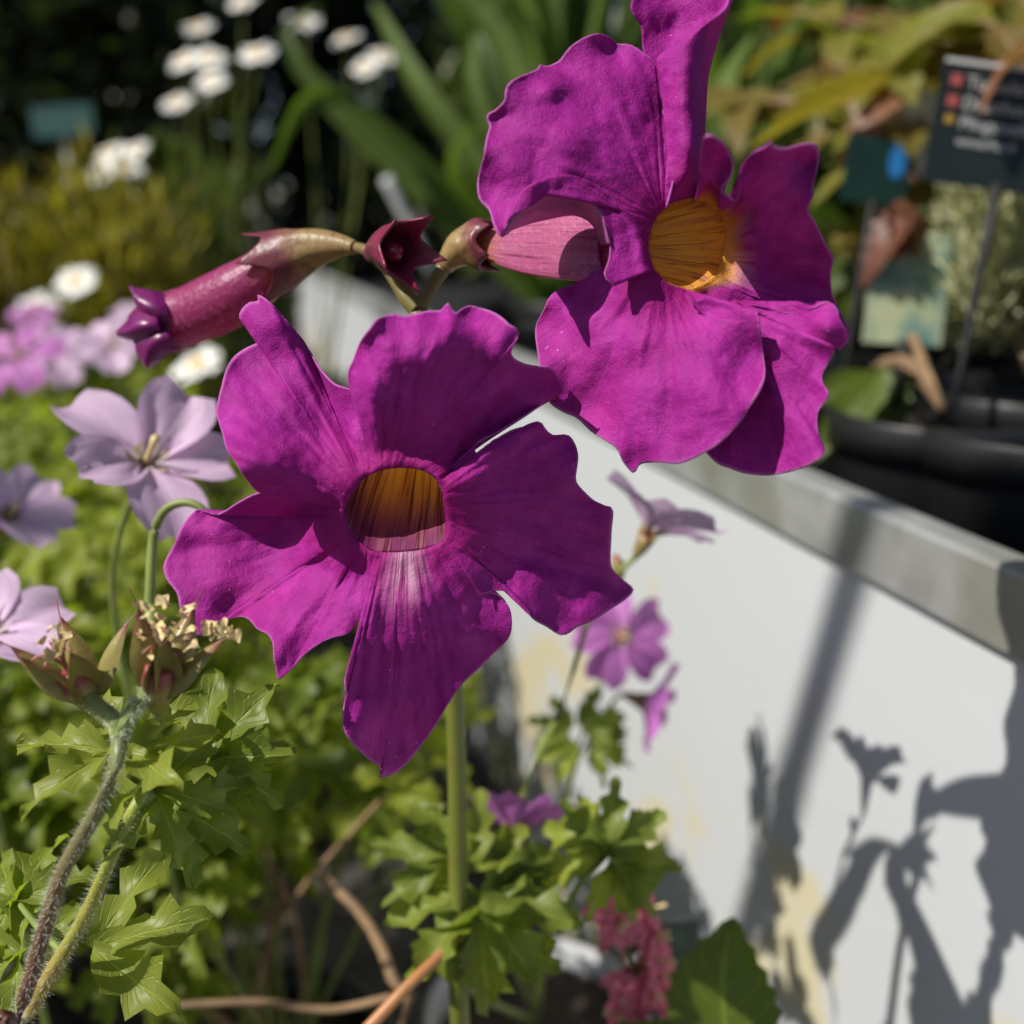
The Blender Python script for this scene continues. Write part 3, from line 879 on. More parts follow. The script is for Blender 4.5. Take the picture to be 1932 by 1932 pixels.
# ------------------------------------------------------------------ leaf and flower meshes
def leaf_lobed(seed, mat, lobes=5, length=.040, width=.011, spread=55, teeth=5, fold=.35, droop=.5):
    """palmate geranium leaf: deep lobes, each toothed and folded along its midrib; stalk at the origin, tip along +Y"""
    r = random.Random(seed)
    vs, fs, uv = [], [], []
    for k in range(lobes):
        a = (k - (lobes - 1) / 2) * math.radians(spread) + r.uniform(-.08, .08)
        L = length * (1 - .10 * abs(k - (lobes - 1) / 2)) * r.uniform(.88, 1.08)
        w = width * r.uniform(.9, 1.15)
        ca, sa = math.cos(a), math.sin(a)
        n = teeth * 2
        b0 = len(vs)
        for i in range(n + 1):
            t_ = i / n
            prof = (.25 + .75 * math.sin(min(1, t_ / .62) * math.pi / 2)) * (1 if t_ < .62 else max(0, 1 - ((t_ - .62) / .38)) ** .85)
            tooth = 1.22 if i % 2 else .70
            hw = w * prof * (tooth if t_ > .28 else 1)
            adv = (.055 * L if i % 2 and t_ > .28 else 0)
            z0 = -droop * L * t_ * t_ * .55 + .10 * L * t_
            wav = .0012 * math.sin(t_ * 9 + k + seed)
            for sgn in (-1, -.5, 0, .5, 1):
                x = hw * sgn
                y = L * t_ + adv * abs(sgn)
                z = z0 + fold * hw * abs(sgn) + wav * sgn * 2 - .10 * hw * (1 - abs(abs(sgn) * 2 - 1))
                vs.append((x * ca + y * sa, y * ca - x * sa, z))
                uv.append((.5 + .5 * sgn, t_))
        for i in range(n):
            for j in range(4):
                p = b0 + i * 5 + j
                fs.append((p, p + 1, p + 6, p + 5))
    me = mesh_from('leaf', vs, fs, uv)
    me.materials.append(M[mat])
    return me
def leaf_simple(seed, mat, length=.05, width=.014, serr=.12, droop=.3, fold=.3, n=12):
    r = random.Random(seed)
    vs, fs, uv = [], [], []
    for i in range(n + 1):
        t_ = i / n
        hw = width * (math.sin(math.pi * (t_ ** .75)) ** .9 if 0 < t_ < 1 else .02) * (1 + (serr if i % 2 else -serr))
        z0 = -droop * length * t_ * t_
        xo = .06 * length * math.sin(t_ * 3 + seed)
        for sgn in (-1, -.5, 0, .5, 1):
            vs.append((xo + hw * sgn, length * t_ + (.03 * length if i % 2 else 0) * abs(sgn), z0 + fold * hw * abs(sgn) + .0008 * math.sin(9 * t_ + 4 * sgn + seed)))
            uv.append((.5 + .5 * sgn, t_))
    for i in range(n):
        for j in range(4):
            p = i * 5 + j
            fs.append((p, p + 1, p + 6, p + 5))
    me = mesh_from('leaf', vs, fs, uv)
    me.materials.append(M[mat])
    return me
def petal_small(mat, length=.016, width=.0065, curl=.4, notch=.12, cup=.3, seed=0):
    vs, fs, uv = [], [], []
    nu, nv = 9, 9
    for j in range(nv):
        t_ = j / (nv - 1)
        hw = width * (.14 + .86 * math.sin(min(1, t_ / .75) * math.pi / 2) ** 1.3) * (1 if t_ < .75 else math.sqrt(max(.0, 1 - ((t_ - .75) / .34) ** 2)))
        for i in range(nu):
            q = (i / (nu - 1)) * 2 - 1
            y = length * t_ - (notch * length * (1 - abs(q)) * max(0, (t_ - .7) / .3))
            z = -curl * length * t_ * t_ * .8 + cup * hw * q * q + .0006 * math.sin(6 * q + 5 * t_ + seed)
            vs.append((hw * q, y, z))
            uv.append((i / (nu - 1), t_))
    me = mesh_from('petal', vs, grid_faces(nu, nv), uv)
    me.materials.append(M[mat])
    return me
GER = [leaf_lobed(i, 'geranium_leaf', 5, .026 + .003 * (i % 3), .0050 + .0008 * (i % 2), 58 + 4 * (i % 2), 5, .30 + .08 * (i % 3), .4 + .2 * (i % 3)) for i in range(6)]
GERN = [leaf_lobed(40 + i, 'geranium_leaf_near', 5, .0225, .0040, 58, 5, .42, .45 + .15 * i) for i in range(4)]
PET_L = [petal_small('lilac', .017, .0068, .25 + .25 * i, .10, .3, i) for i in range(3)]
PET_P = [petal_small('pink', .016, .0066, .15 + .25 * i, .10, .3, i) for i in range(3)]

def sepal_mesh(mat, length=.0125, width=.0025, bow=.28, awn=.0028):
    rows = []
    n = 12
    vs, uv = [], []
    for j in range(n):
        t_ = j / (n - 1)
        y = t_ * (length + awn)
        tt = min(1, y / length)
        hw = width * (.45 + .55 * math.sin(min(1, tt / .4) * math.pi / 2)) * max(.04, 1 - max(0, (tt - .4) / .6) ** 1.6)
        for i in range(7):
            q = (i / 6) * 2 - 1
            vs.append((hw * q, y, bow * length * math.sin(t_ * math.pi) * .35 - .8 * hw * q * q))
            uv.append((i / 6, t_))
    me = mesh_from('sepal', vs, grid_faces(7, n), uv)
    me.materials.append(M[mat])
    return me
SEP = sepal_mesh('sepal')
SEP_SMALL = sepal_mesh('sepal', .007, .0017)
# calyx body of a small flower: a little cone
v_, f_, u_ = tube_geo([(0, 0, -.006), (0, 0, -.004), (0, 0, -.001), (0, 0, .001)], [.0007, .0016, .0021, .0017], 10, 10)
CONE = mesh_from('flower', v_, f_, u_)
CONE.materials.append(M['sepal'])
v_, f_, u_ = tube_geo([(0, 0, 0), (0, 0, .006), (0, 0, .009)], [.0007, .0006, .0010], 6, 6)
STAM = mesh_from('stamens', v_, f_, u_)
STAM.materials.append(M['anther'])
def child_local(name, me, parent, rot, loc=(0, 0, 0), s=1.0):
    o = bpy.data.objects.new(name, me)
    col.objects.link(o)
    o.parent = parent
    o.matrix_local = Matrix.Translation(loc) @ rot @ Matrix.Diagonal((s, s, s, 1))
    return o
def small_flower(plant, loc, axis, pets, open_=55, s=1.0, roll=0.0, npet=5, sep=True):
    """five-petalled flower; open_ is the angle of the petals from the axis in degrees"""
    fl = inst('flower', CONE, loc, axis, roll, s, plant)
    for k in range(npet):
        rz = Matrix.Rotation(2 * math.pi * k / npet + random.uniform(-.08, .08), 4, 'Z')
        rx = Matrix.Rotation(math.radians(90 - open_ + random.uniform(-7, 7)), 4, 'X')
        child_local('petal', random.choice(pets), fl, rz @ rx, (0, 0, 0), random.uniform(.93, 1.06))
        if sep:
            rz2 = Matrix.Rotation(2 * math.pi * (k + .5) / npet, 4, 'Z')
            rx2 = Matrix.Rotation(math.radians(90 - open_ + 12), 4, 'X')
            child_local('sepal', SEP_SMALL, fl, rz2 @ rx2, (0, 0, -.002))
    child_local('stamens', STAM, fl, Matrix.Identity(4), (0, 0, 0), .9)
    return fl
def stalk(plant, a, b, r0=.0011, r1=.0008, mat='stem_mid', bend=.02, name='leaf_stalk'):
    a, b = Vector(a), Vector(b)
    m = a.lerp(b, .5) + Vector((random.uniform(-bend, bend), random.uniform(-bend, bend), bend * .8))
    return tube(name, [a, m, b], [r0, (r0 + r1) / 2, r1], mat, plant, 6, 9)

# ------------------------------------------------------------------ the two hairy stems with spent flowers, close by
def hairs(plant, pts, rad, n, L=.0012, seed=3):
    r = random.Random(seed)
    P = cr(pts, 200)
    vs, fs = [], []
    for k in range(n):
        i = r.randrange(199)
        p = Vector(P[i])
        d = (Vector(P[i + 1]) - p).normalized()
        rd = Vector((r.gauss(0, 1), r.gauss(0, 1), r.gauss(0, 1)))
        rd = (rd - d * rd.dot(d)).normalized()
        base = p + rd * rad * .9
        tip = p + rd * (rad + L * r.uniform(.4, 1.2)) - d * L * r.uniform(-.2, .5)
        side = d.cross(rd) * .00005
        q = d * .00005
        b0 = len(vs)
        vs += [base - side, base + side, base + q, tip]
        fs += [(b0, b0 + 1, b0 + 3), (b0 + 1, b0 + 2, b0 + 3), (b0 + 2, b0, b0 + 3)]
    o = wobj('hairs', vs, fs, 'hair', plant, None, False)
    tag(o, kind='stuff')
near_base = Vector((-.135, .17, .125))
near = empty('geranium_plant', near_base, 'geranium with two spent flower heads and a hairy reddish stem', 'geranium')
stem_pts = W((228, 1388, .170), (222, 1420, .170), (208, 1480, .170), (165, 1560, .1705), (120, 1640, .171), (88, 1740, .172), (60, 1840, .173), (26, 1945, .174), (2, 2060, .176)) + [near_base]
tube('stem', stem_pts, [.0013, .0013, .0012, .0012, .0013, .0014, .0015, .0016, .0018], 'stem_red', near, 14, 60)
hairs(near, stem_pts[:-1], .00125, 2200)
heads = [((330, 1310), (305, 1225), .1690, (.10, -.35, .9), 0.2, 1.0), ((196, 1310), (170, 1230), .1705, (-.25, -.30, .9), 0.9, .92)]
hp = W((228, 1388, .170), (240, 1355, .1698), (268, 1318, .1693), (294, 1286, .1690))
tube('flower_stalk', hp, [.0013, .0012, .0012], 'stem_pale', near, 12)
hairs(near, hp, .0012, 500, .0011, 5)
hp = W((228, 1388, .170), (215, 1355, .1703), (185, 1330, .1706), (152, 1298, .1706))
tube('flower_stalk', hp, [.0013, .0012, .0012], 'stem_pale', near, 12)
hairs(near, hp, .0012, 500, .0011, 6)
def spent_head(loc, axis, roll, s, tilt, anth):
    c = inst('spent_flower', CONE, loc, axis, roll, s * 1.5, near)
    rr = random.Random(int(roll * 100))
    for k in range(5):
        rz = Matrix.Rotation(2 * math.pi * k / 5, 4, 'Z')
        rx = Matrix.Rotation(math.radians(tilt[k]), 4, 'X')
        child_local('sepal', SEP, c, rz @ rx, (0, 0, -.003), 1 / 1.5 * 1.28)
        st_r = Matrix.Rotation(2 * math.pi * (k + .3) / 5, 4, 'Z')
        P, F, U = tube_geo([(0, 0, .001), (0, .0005, .004), (0, .0022, .0062), (0, .0040, .0060)], [.0003, .00026, .00024, .00016], 6, 12)
        me = mesh_from('stigma', P, F, U)
        me.materials.append(M['stigma'])
        child_local('stigma', me, c, st_r, (0, 0, 0), .75)
    for k in range(anth):
        a = rr.uniform(0, 6.28)
        rad = rr.uniform(.0006, .0040)
        z = rr.uniform(.0040, .0085)
        # crumpled papery scrap
        P = net([[(x * .0011 + .0003 * rr.gauss(0, 1), y * .0008 + .0003 * rr.gauss(0, 1), .0004 * rr.gauss(0, 1)) for x in (-1, -.3, .4, 1)] for y in (-1, 0, 1)], 8, 7)
        me = mesh_from('anther', P, grid_faces(8, 7), grid_uv(8, 7))
        me.materials.append(M['anther'])
        child_local('anther', me, c, Matrix.Rotation(rr.uniform(0, 6), 4, Vector((rr.random(), rr.random(), rr.random() + .1)).normalized()), (rad * math.cos(a), rad * math.sin(a), z), .68)
    return c
spent_head(V(302, 1268, .1687), (.22, -.22, .95), .3, 1.0, (66, 78, 70, 50, 42), 24)
spent_head(V(140, 1280, .1703), (-.30, -.25, .92), 1.1, .95, (48, 60, 66, 54, 32), 6)
# clump of papery scraps by the right-hand sepal
for k in range(6):
    r = random.Random(90 + k)
    c0 = V(395 + r.uniform(-10, 52), 1205 + r.uniform(-22, 12) - (k % 3) * 5, .1682)
    P = net([[c0 + Vector((x * .0010 + .0004 * r.gauss(0, 1), .0004 * r.gauss(0, 1), y * .0010 + .0004 * r.gauss(0, 1))) for x in (-1, -.3, .4, 1)] for y in (-1, 0, 1)], 8, 7)
    wobj('anther', P, grid_faces(8, 7), 'anther', near, grid_uv(8, 7))
# second, greener stem with its leaves
sp2 = W((272, 1492, .176), (250, 1530, .176), (205, 1630, .177), (160, 1730, .178), (100, 1830, .179), (40, 1940, .180), (6, 2040, .181)) + [near_base + Vector((.012, .01, 0))]
tube('stem', sp2, [.0011, .0014, .0015, .0015, .0015, .0016, .0018], 'stem_green', near, 14, 50)
hairs(near, sp2[:-1], .00145, 1500, .0012, 8)
GERC = [leaf_lobed(60 + i, 'geranium_leaf_near', 3, .0235, .0043, 46, 4, .35, .25 + .15 * i) for i in range(4)]
def near_leaf(px, py, D, axis, tip, s, mesh=0, meshes=None):
    """leaf whose stalk end is at a place; axis = leaf normal, tip = direction of the middle lobe"""
    n_ = Vector(axis).normalized()
    y_ = Vector(tip)
    y_ = (y_ - n_ * y_.dot(n_)).normalized()
    x_ = y_.cross(n_)
    m = Matrix((x_, y_, n_)).transposed().to_4x4()
    o = bpy.data.objects.new('leaf', (meshes or GERN)[mesh])
    col.objects.link(o)
    o.parent = near
    o.matrix_local = Matrix.Translation(V(px, py, D) - near.location) @ m @ Matrix.Diagonal((s, s, s, 1))
    return o
near_leaf(250, 1425, .176, (-.25, -.25, .9), (1, .1, .22), .72, 0, GERC)
near_leaf(212, 1420, .178, (.15, -.30, .9), (-1, .1, .06), .85, 1)
near_leaf(292, 1488, .180, (.3, -.6, .7), (1, .15, -.30), .80, 2)
near_leaf(330, 1520, .186, (.3, -.7, .6), (.9, .1, -.75), .80, 3, GERC)
near_leaf(175, 1790, .186, (-.05, -.50, .85), (1, .2, .30), 1.0, 0, GERC)
near_leaf(40, 1800, .188, (-.2, -.5, .8), (-1, .3, .1), .9, 1)
near_leaf(30, 1700, .195, (-.2, -.4, .8), (-.6, .4, .4), .9, 2)
near_leaf(385, 1432, .195, (-.2, -.7, .6), (.45, -.1, .9), .9, 1, GERC)
near_leaf(400, 1440, .195, (.3, -.6, .6), (1, .1, .35), .85, 3, GERC)
stalk(near, V(272, 1492, .176), V(388, 1436, .195), .0009, .0007, 'stem_pale', .001)
stalk(near, V(120, 1800, .179), V(34, 1702, .195), .0008, .0006, 'stem_pale', .001)

# ------------------------------------------------------------------ geranium in front of the bench board, and the bed of geraniums
def geranium(base, label, n, rad, z0, z1, seed, clear=None, s0=.8, s1=1.25, potted=True):
    r = random.Random(seed)
    g = empty('geranium_plant', base, label, 'geranium', 'potted geraniums crowded on the ground')
    for k in range(int(n * 1.75)):
        for _ in range(14):
            a = r.uniform(0, 6.283)
            d = rad * math.sqrt(r.random())
            z = z0 + (z1 - z0) * r.random() ** .7
            p = Vector((base[0] + d * math.cos(a), base[1] + d * math.sin(a), z))
            if WN.dot(p) > WD - .03 or p.y < .155 or (p - Vector((0, 0, .5))).length < .2:
                continue
            if clear and not clear(p):
                continue
            break
        else:
            continue
        out = Vector((math.cos(a), math.sin(a), 0)) * r.uniform(.0, .8) + Vector((r.uniform(-.8, .1), r.uniform(-.7, .05), 1))
        q = out.normalized()
        s = r.uniform(s0, s1)
        inst('leaf', GER[r.randrange(6)], p, q, r.uniform(0, 6.28), s, g)
        if r.random() < .5:
            st0 = Vector((base[0] + r.uniform(-.02, .02), base[1] + r.uniform(-.02, .02), base[2]))
            stalk(g, st0, p, .0013, .0008, 'stem_mid' if r.random() < .8 else 'twig', .025)
    return g
def proj(p):
    D = p.y * CP - (p.z - CAMH) * SP
    u = p.y * SP + (p.z - CAMH) * CP
    return CPX + FPX * p.x / D, CPX - FPX * u / D
beds = [
    ((-.26, .30, .125), 'geranium in the front row left of the trumpet flower plant', 46, .105, .22, .365, 1),
    ((-.115, .36, .125), 'geranium just behind the magenta trumpet flower plant', 36, .10, .20, .33, 2),
    ((-.40, .44, .125), 'geranium of the second row, farthest from the white bench', 44, .11, .24, .37, 3),
    ((-.23, .50, .125), 'geranium of the second row, below the hanging lilac bloom', 48, .11, .24, .375, 4),
    ((-.52, .64, .125), 'geranium of the third row, farthest from the white bench', 40, .12, .26, .38, 6),
    ((-.34, .68, .125), 'geranium in the middle of the third row', 44, .12, .26, .385, 7),
    ((-.20, .74, .125), 'geranium of the third row, beside the white bench board', 32, .10, .20, .32, 8),
    ((-.62, .86, .125), 'geranium of the back row, farthest from the white bench', 36, .13, .27, .40, 9),
    ((-.42, .90, .125), 'geranium of the back row under the white daisies', 36, .13, .27, .40, 10)]
def keep_dark(p):            # the bare spot above the pots between stems stays open
    x, y = proj(p)
    return not (420 < x < 760 and 1610 < y < 1850) and not (840 < x < 1300 and 1080 < y < 1900)
G = []
for b, lab, n, rad, z0, z1, sd in beds:
    G.append(geranium(b, lab, n, rad, z0, z1, sd, keep_dark))
    pot((b[0], b[1], 0), .062, .14, 'pot_black', 'black pot of the ' + lab, 'black pots under the geraniums')
pot((near_base.x, near_base.y, 0), .06, .14, 'pot_black', 'black pot of the geranium with spent flower heads')
# lilac blooms of the bed
def bloom(plant, px, py, D, axis, pets, op, s, roll=0, hang=False, drop=.16):
    loc = V(px, py, D)
    small_flower(plant, loc, axis, pets, op, s, roll)
    ax = Vector(axis).normalized()
    b0 = loc - ax * .006 * s
    if hang:
        pts = hang + [b0 - ax * .004, b0]
    else:
        pts = [Vector((loc.x - .01, loc.y + .02, loc.z - drop)), b0 - ax * .03 - Vector((0, 0, .02)), b0]
    tube('flower_stalk', pts, [.0011, .0010, .0008], 'stem_pale', plant, 8, 24)
bloom(G[0], 272, 880, .250, (.50, -.42, .76), PET_L, 55, 1.35, .4)
bloom(G[0], 10, 985, .30, (.5, -.2, .6), PET_L, 40, 1.1, .2)
bloom(G[0], -22, 1205, .235, (.3, -.3, .8), PET_L, 50, 1.05, 1.0)
bloom(G[3], 215, 655, .52, (.1, -.4, .8), PET_L, 70, 1.3, .7)
bloom(G[3], 40, 672, .50, (-.2, -.5, .7), PET_P, 75, 1.4, .2)
bloom(G[2], 100, 665, .56, (.2, -.5, .7), PET_L, 75, 1.4, .9)
bloom(G[5], 250, 600, .80, (0, -.5, .8), PET_L, 72, 1.2, .9)
bloom(G[4], 60, 600, .80, (0, -.5, .8), PET_P, 72, 1.2, .3)
# hooked bud stalk beside the front bloom
tube('flower_stalk', W((283, 1140, .222), (286, 1060, .222), (292, 1000, .222), (312, 962, .2215), (345, 948, .221), (375, 955, .2205), (395, 975, .2205)) , [.0013, .0012, .0011, .0010, .0008], 'stem_pale', G[0], 10, 40)
tube('flower_stalk', [Vector((-.25, .30, .16)), V(275, 1400, .225), V(281, 1200, .223), V(283, 1138, .222)], [.0015, .0014, .0013, .0013], 'stem_pale', G[0], 10, 30)

gc_base = Vector((.012, .40, .125))
gc = empty('geranium_plant', gc_base, 'geranium with upright pink flowers against the white bench board', 'geranium')
pot((gc_base.x, gc_base.y, 0), .055, .13, 'pot_pale', 'pale grey pot below the pink geranium by the white board')
def wl(px, py, D, axis, tip, s, k, meshes=None):
    global near
    keep, near = near, gc
    o = near_leaf(px, py, D, axis, tip, s, k, meshes or GERC)
    near = keep
    return o
bloom(gc, 1222, 1012, .283, (.52, .30, .80), PET_L, 38, 1.2, .5, hang=[gc_base, V(980, 1560, .30), V(1062, 1330, .30), V(1125, 1130, .292)])
# side bud
P, F, U = tube_geo(W((1172, 1092, .287), (1168, 1075, .287), (1164, 1060, .287), (1160, 1046, .287)), [.0006, .0022, .0020, .0004], 10, 14)
wobj('flower_bud', P, F, 'sepal', gc, U)
tube('flower_stalk', W((1130, 1125, .292), (1160, 1110, .289), (1172, 1092, .287)), [.0008, .0007, .0007], 'stem_pale', gc, 8)
bloom(gc, 1172, 1200, .375, (.15, -.92, .35), PET_P, 82, 1.2, .1, hang=[gc_base, V(1075, 1480, .37), V(1120, 1330, .378)])
bloom(gc, 1208, 1322, .365, (.80, -.2, -.25), PET_P, 45, 1.15, .6, hang=[gc_base, V(1075, 1480, .37), V(1150, 1360, .37)])
bloom(gc, 975, 1572, .285, (.05, .70, .70), PET_P, 50, 1.2, .2, hang=[gc_base, V(930, 1700, .29), V(950, 1620, .287)])
for px, py, D, ax, tp, s, k in (
    (1090, 1360, .36, (0, -.5, .8), (1, .1, .1), .8, 0), (1080, 1370, .36, (0, -.5, .8), (-1, .2, .1), .75, 1), (1110, 1400, .365, (.2, -.5, .8), (.8, -.2, -.4), .85, 2), (1090, 1410, .355, (-.1, -.5, .8), (-.6, .2, -.5), .7, 3),
    (1130, 1380, .37, (.2, -.4, .8), (.5, .4, .7), .7, 1)):
    wl(px, py, D, ax, tp, s, k)
for px, py, D, ax, tp, s, k in (
    (845, 1620, .262, (-.1, -.5, .85), (-1, .1, .25), 1.0, 0), (890, 1640, .262, (.2, -.75, .5), (.25, .1, 1), .95, 1), (925, 1660, .26, (.2, -.5, .8), (1, .2, .45), .9, 2),
    (900, 1700, .255, (0, -.3, .95), (-1, -.1, .12), 1.15, 3), (905, 1705, .254, (.1, -.35, .9), (1, -.1, .05), 1.2, 0), (905, 1715, .250, (.05, -.95, .15), (.05, -.25, -1), 1.35, 1),
    (930, 1680, .258, (.1, -.5, .8), (.7, .1, .6), 1.0, 2), (1140, 1610, .262, (-.2, -.6, .7), (-.9, .1, .55), .95, 3), (1145, 1612, .262, (.1, -.75, .5), (.15, .1, 1), .9, 0), (1150, 1620, .262, (.2, -.6, .7), (1, .1, -.2), .95, 1),
    (1150, 1625, .260, (.2, -.8, .4), (.35, -.1, -1), .8, 2)):
    wl(px, py, D, ax, tp, s, k)
tube('leaf_stalk', [gc_base, V(880, 1860, .262), V(900, 1712, .255)], [.0015, .0014, .0012], 'stem_mid', gc, 8, 20)
tube('leaf_stalk', [gc_base, V(1040, 1760, .27), V(1142, 1615, .262)], [.0013, .0012, .0009], 'stem_mid', gc, 8, 20)
tube('leaf_stalk', [V(690, 1945, .235), V(780, 1850, .24), V(870, 1765, .25), V(905, 1715, .254)], [.0016, .0015, .0013, .0010], 'stem_green', gc, 10, 20)
# brown twigs in the gap among the pots
tw = empty('dry_stem', Vector((-.11, .30, .125)), 'brown dry stem lying in the dark gap among the geranium pots', 'stem')
tube('twig', W((600, 1650, .34), (660, 1700, .33), (705, 1760, .325), (738, 1840, .32), (752, 1960, .315)) + [Vector((-.105, .29, .125))], [.0016, .0019, .0021, .0021, .002, .002], 'twig', tw, 10, 24)
tube('twig', W((300, 1900, .31), (480, 1890, .315), (620, 1905, .32), (742, 1880, .32)), [.0010, .0012, .0013, .0012], 'twig', tw, 10, 24)
#SECTION_REST

# ------------------------------------------------------------------ loose foliage masses
def leaf_cloud(n, centre, rad, size, seed, up=.6, aspect=.38, shell=.35, flat=0.0):
    """n bent leaf blades spread through an ellipsoid, as one list of verts / faces / uvs"""
    g = np.random.default_rng(seed)
    c, R = np.array(centre, float), np.array(rad, float)
    d = g.normal(size=(n, 3))
    d /= np.linalg.norm(d, axis=1)[:, None]
    rr = (shell + (1 - shell) * g.random(n)) ** .6
    lump = 1 + .22 * np.sin(d[:, 0] * 5 + seed) * np.cos(d[:, 2] * 6 + seed * 2) + .12 * np.sin(d[:, 1] * 11 + seed)
    p = c + d * rr[:, None] * R * lump[:, None]
    ax = d * .7 + g.normal(size=(n, 3)) * .6 + np.array([0, 0, up])
    ax /= np.linalg.norm(ax, axis=1)[:, None]
    sd = np.cross(ax, g.normal(size=(n, 3)))
    sd /= np.linalg.norm(sd, axis=1)[:, None]
    nm = np.cross(sd, ax)
    L = size * (.6 + .8 * g.random(n))[:, None]
    w = L * aspect
    v = np.stack([p, p + ax * L * .5 + sd * w * .5 + nm * L * .08, p + ax * L - nm * L * .10, p + ax * L * .5 - sd * w * .5 + nm * L * .08], 1).reshape(-1, 3)
    i = np.arange(n) * 4
    f = np.stack([np.stack([i, i + 1, i + 2], 1), np.stack([i, i + 2, i + 3], 1)], 1).reshape(-1, 3)
    uv = np.tile(np.array([[.5, 0], [1, .5], [.5, 1], [0, .5]]), (n, 1))
    return v, f, uv
def cloud_obj(name, parts, mat, parent):
    V_, F_, U_, o_ = [], [], [], 0
    for v, f, u in parts:
        V_.append(v); F_.append(f + o_); U_.append(u); o_ += len(v)
    V_, F_, U_ = np.vstack(V_), np.vstack(F_), np.vstack(U_)
    o = wobj(name, V_, [tuple(int(q) for q in r) for r in F_], mat, parent, U_, True)
    return tag(o, kind='stuff')

# ---- dark shrubs closing the view
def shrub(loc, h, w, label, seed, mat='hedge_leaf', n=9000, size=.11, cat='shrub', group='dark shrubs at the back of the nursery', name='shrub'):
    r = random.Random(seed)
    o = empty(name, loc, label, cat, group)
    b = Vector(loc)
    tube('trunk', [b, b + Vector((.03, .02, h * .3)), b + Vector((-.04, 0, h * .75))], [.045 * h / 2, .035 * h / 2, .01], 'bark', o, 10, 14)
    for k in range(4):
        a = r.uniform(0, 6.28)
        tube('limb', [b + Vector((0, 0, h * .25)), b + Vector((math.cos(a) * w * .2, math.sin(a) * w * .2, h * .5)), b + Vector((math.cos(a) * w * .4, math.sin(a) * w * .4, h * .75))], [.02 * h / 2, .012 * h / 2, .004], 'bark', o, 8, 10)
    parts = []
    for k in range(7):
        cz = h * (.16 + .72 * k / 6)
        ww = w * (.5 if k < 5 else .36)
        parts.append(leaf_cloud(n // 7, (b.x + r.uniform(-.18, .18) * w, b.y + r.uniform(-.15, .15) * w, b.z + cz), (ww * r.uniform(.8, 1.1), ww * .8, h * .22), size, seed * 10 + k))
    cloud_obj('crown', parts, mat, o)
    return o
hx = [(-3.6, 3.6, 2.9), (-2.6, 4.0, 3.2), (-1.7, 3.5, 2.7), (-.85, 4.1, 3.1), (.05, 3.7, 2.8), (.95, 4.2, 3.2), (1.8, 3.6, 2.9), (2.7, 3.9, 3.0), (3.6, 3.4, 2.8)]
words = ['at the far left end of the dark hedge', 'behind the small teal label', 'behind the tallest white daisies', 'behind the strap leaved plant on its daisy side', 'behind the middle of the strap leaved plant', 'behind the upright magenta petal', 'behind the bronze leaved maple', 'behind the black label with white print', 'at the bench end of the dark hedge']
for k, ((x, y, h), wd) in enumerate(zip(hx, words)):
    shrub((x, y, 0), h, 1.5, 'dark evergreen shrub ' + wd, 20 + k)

# ---- low yellow-brown heath clumps left of the bench, beyond the geraniums
for k, (x, y, w, h, lab) in enumerate([(-.64, 1.12, .24, .54, 'ochre heath clump beyond the geraniums, farthest from the bench'), (-.47, 1.10, .20, .52, 'ochre heath clump behind the single low daisy'), (-.83, 1.18, .26, .55, 'ochre heath clump near the small teal label')]):
    o = empty('heath_clump', (x, y, .12), lab, 'heath', 'ochre heath clumps beyond the geraniums')
    for q in range(7):
        a = q * .9
        tube('stem', [(x + .02 * math.cos(a), y + .02 * math.sin(a), .10), (x + .09 * math.cos(a), y + .09 * math.sin(a), h * .7), (x + .12 * math.cos(a), y + .12 * math.sin(a), h * .95)], [.003, .002, .001], 'twig', o, 6, 8)
    cloud_obj('foliage', [leaf_cloud(2600, (x, y, h * .62), (w * .62, w * .55, h * .42), .030, 50 + k, 1.0, .22, .3), leaf_cloud(1200, (x + .05, y - .03, h * .85), (w * .45, w * .4, h * .2), .026, 60 + k, 1.2, .22, .2)], 'heath_leaf', o)
    pot((x, y, 0), .07, .14, 'pot_black', 'black pot of the ' + lab, 'black pots under the heaths')

# ---- white daisies
def daisy_head(seed):
    r = random.Random(seed)
    vs, fs = [], []
    n = 18
    for k in range(n):
        a = 2 * math.pi * k / n + r.uniform(-.06, .06)
        L = .0185 * r.uniform(.9, 1.05)
        dz = r.uniform(-.12, .12)
        b0 = len(vs)
        for t_, hw in ((.25, .0014), (.55, .0027), (.85, .0026), (1.0, .0012)):
            for sg in (-1, 0, 1):
                x, y = L * t_, hw * sg
                vs.append((x * math.cos(a) - y * math.sin(a), x * math.sin(a) + y * math.cos(a), .002 + L * t_ * dz + (.0006 if sg == 0 else 0)))
        for i in range(3):
            for j in range(2):
                p = b0 + i * 3 + j
                fs.append((p, p + 1, p + 4, p + 3))
    me = mesh_from('flower_head', vs, fs)
    me.materials.append(M['daisy_white'])
    return me
DH = [daisy_head(i) for i in range(3)]
v_, f_ = lathe([(.0066, .0005), (.0068, .002), (.0055, .0042), (.003, .0054), (.0006, .0057)], 16)
DD = mesh_from('disc', v_, f_)
DD.materials.append(M['daisy_yellow'])
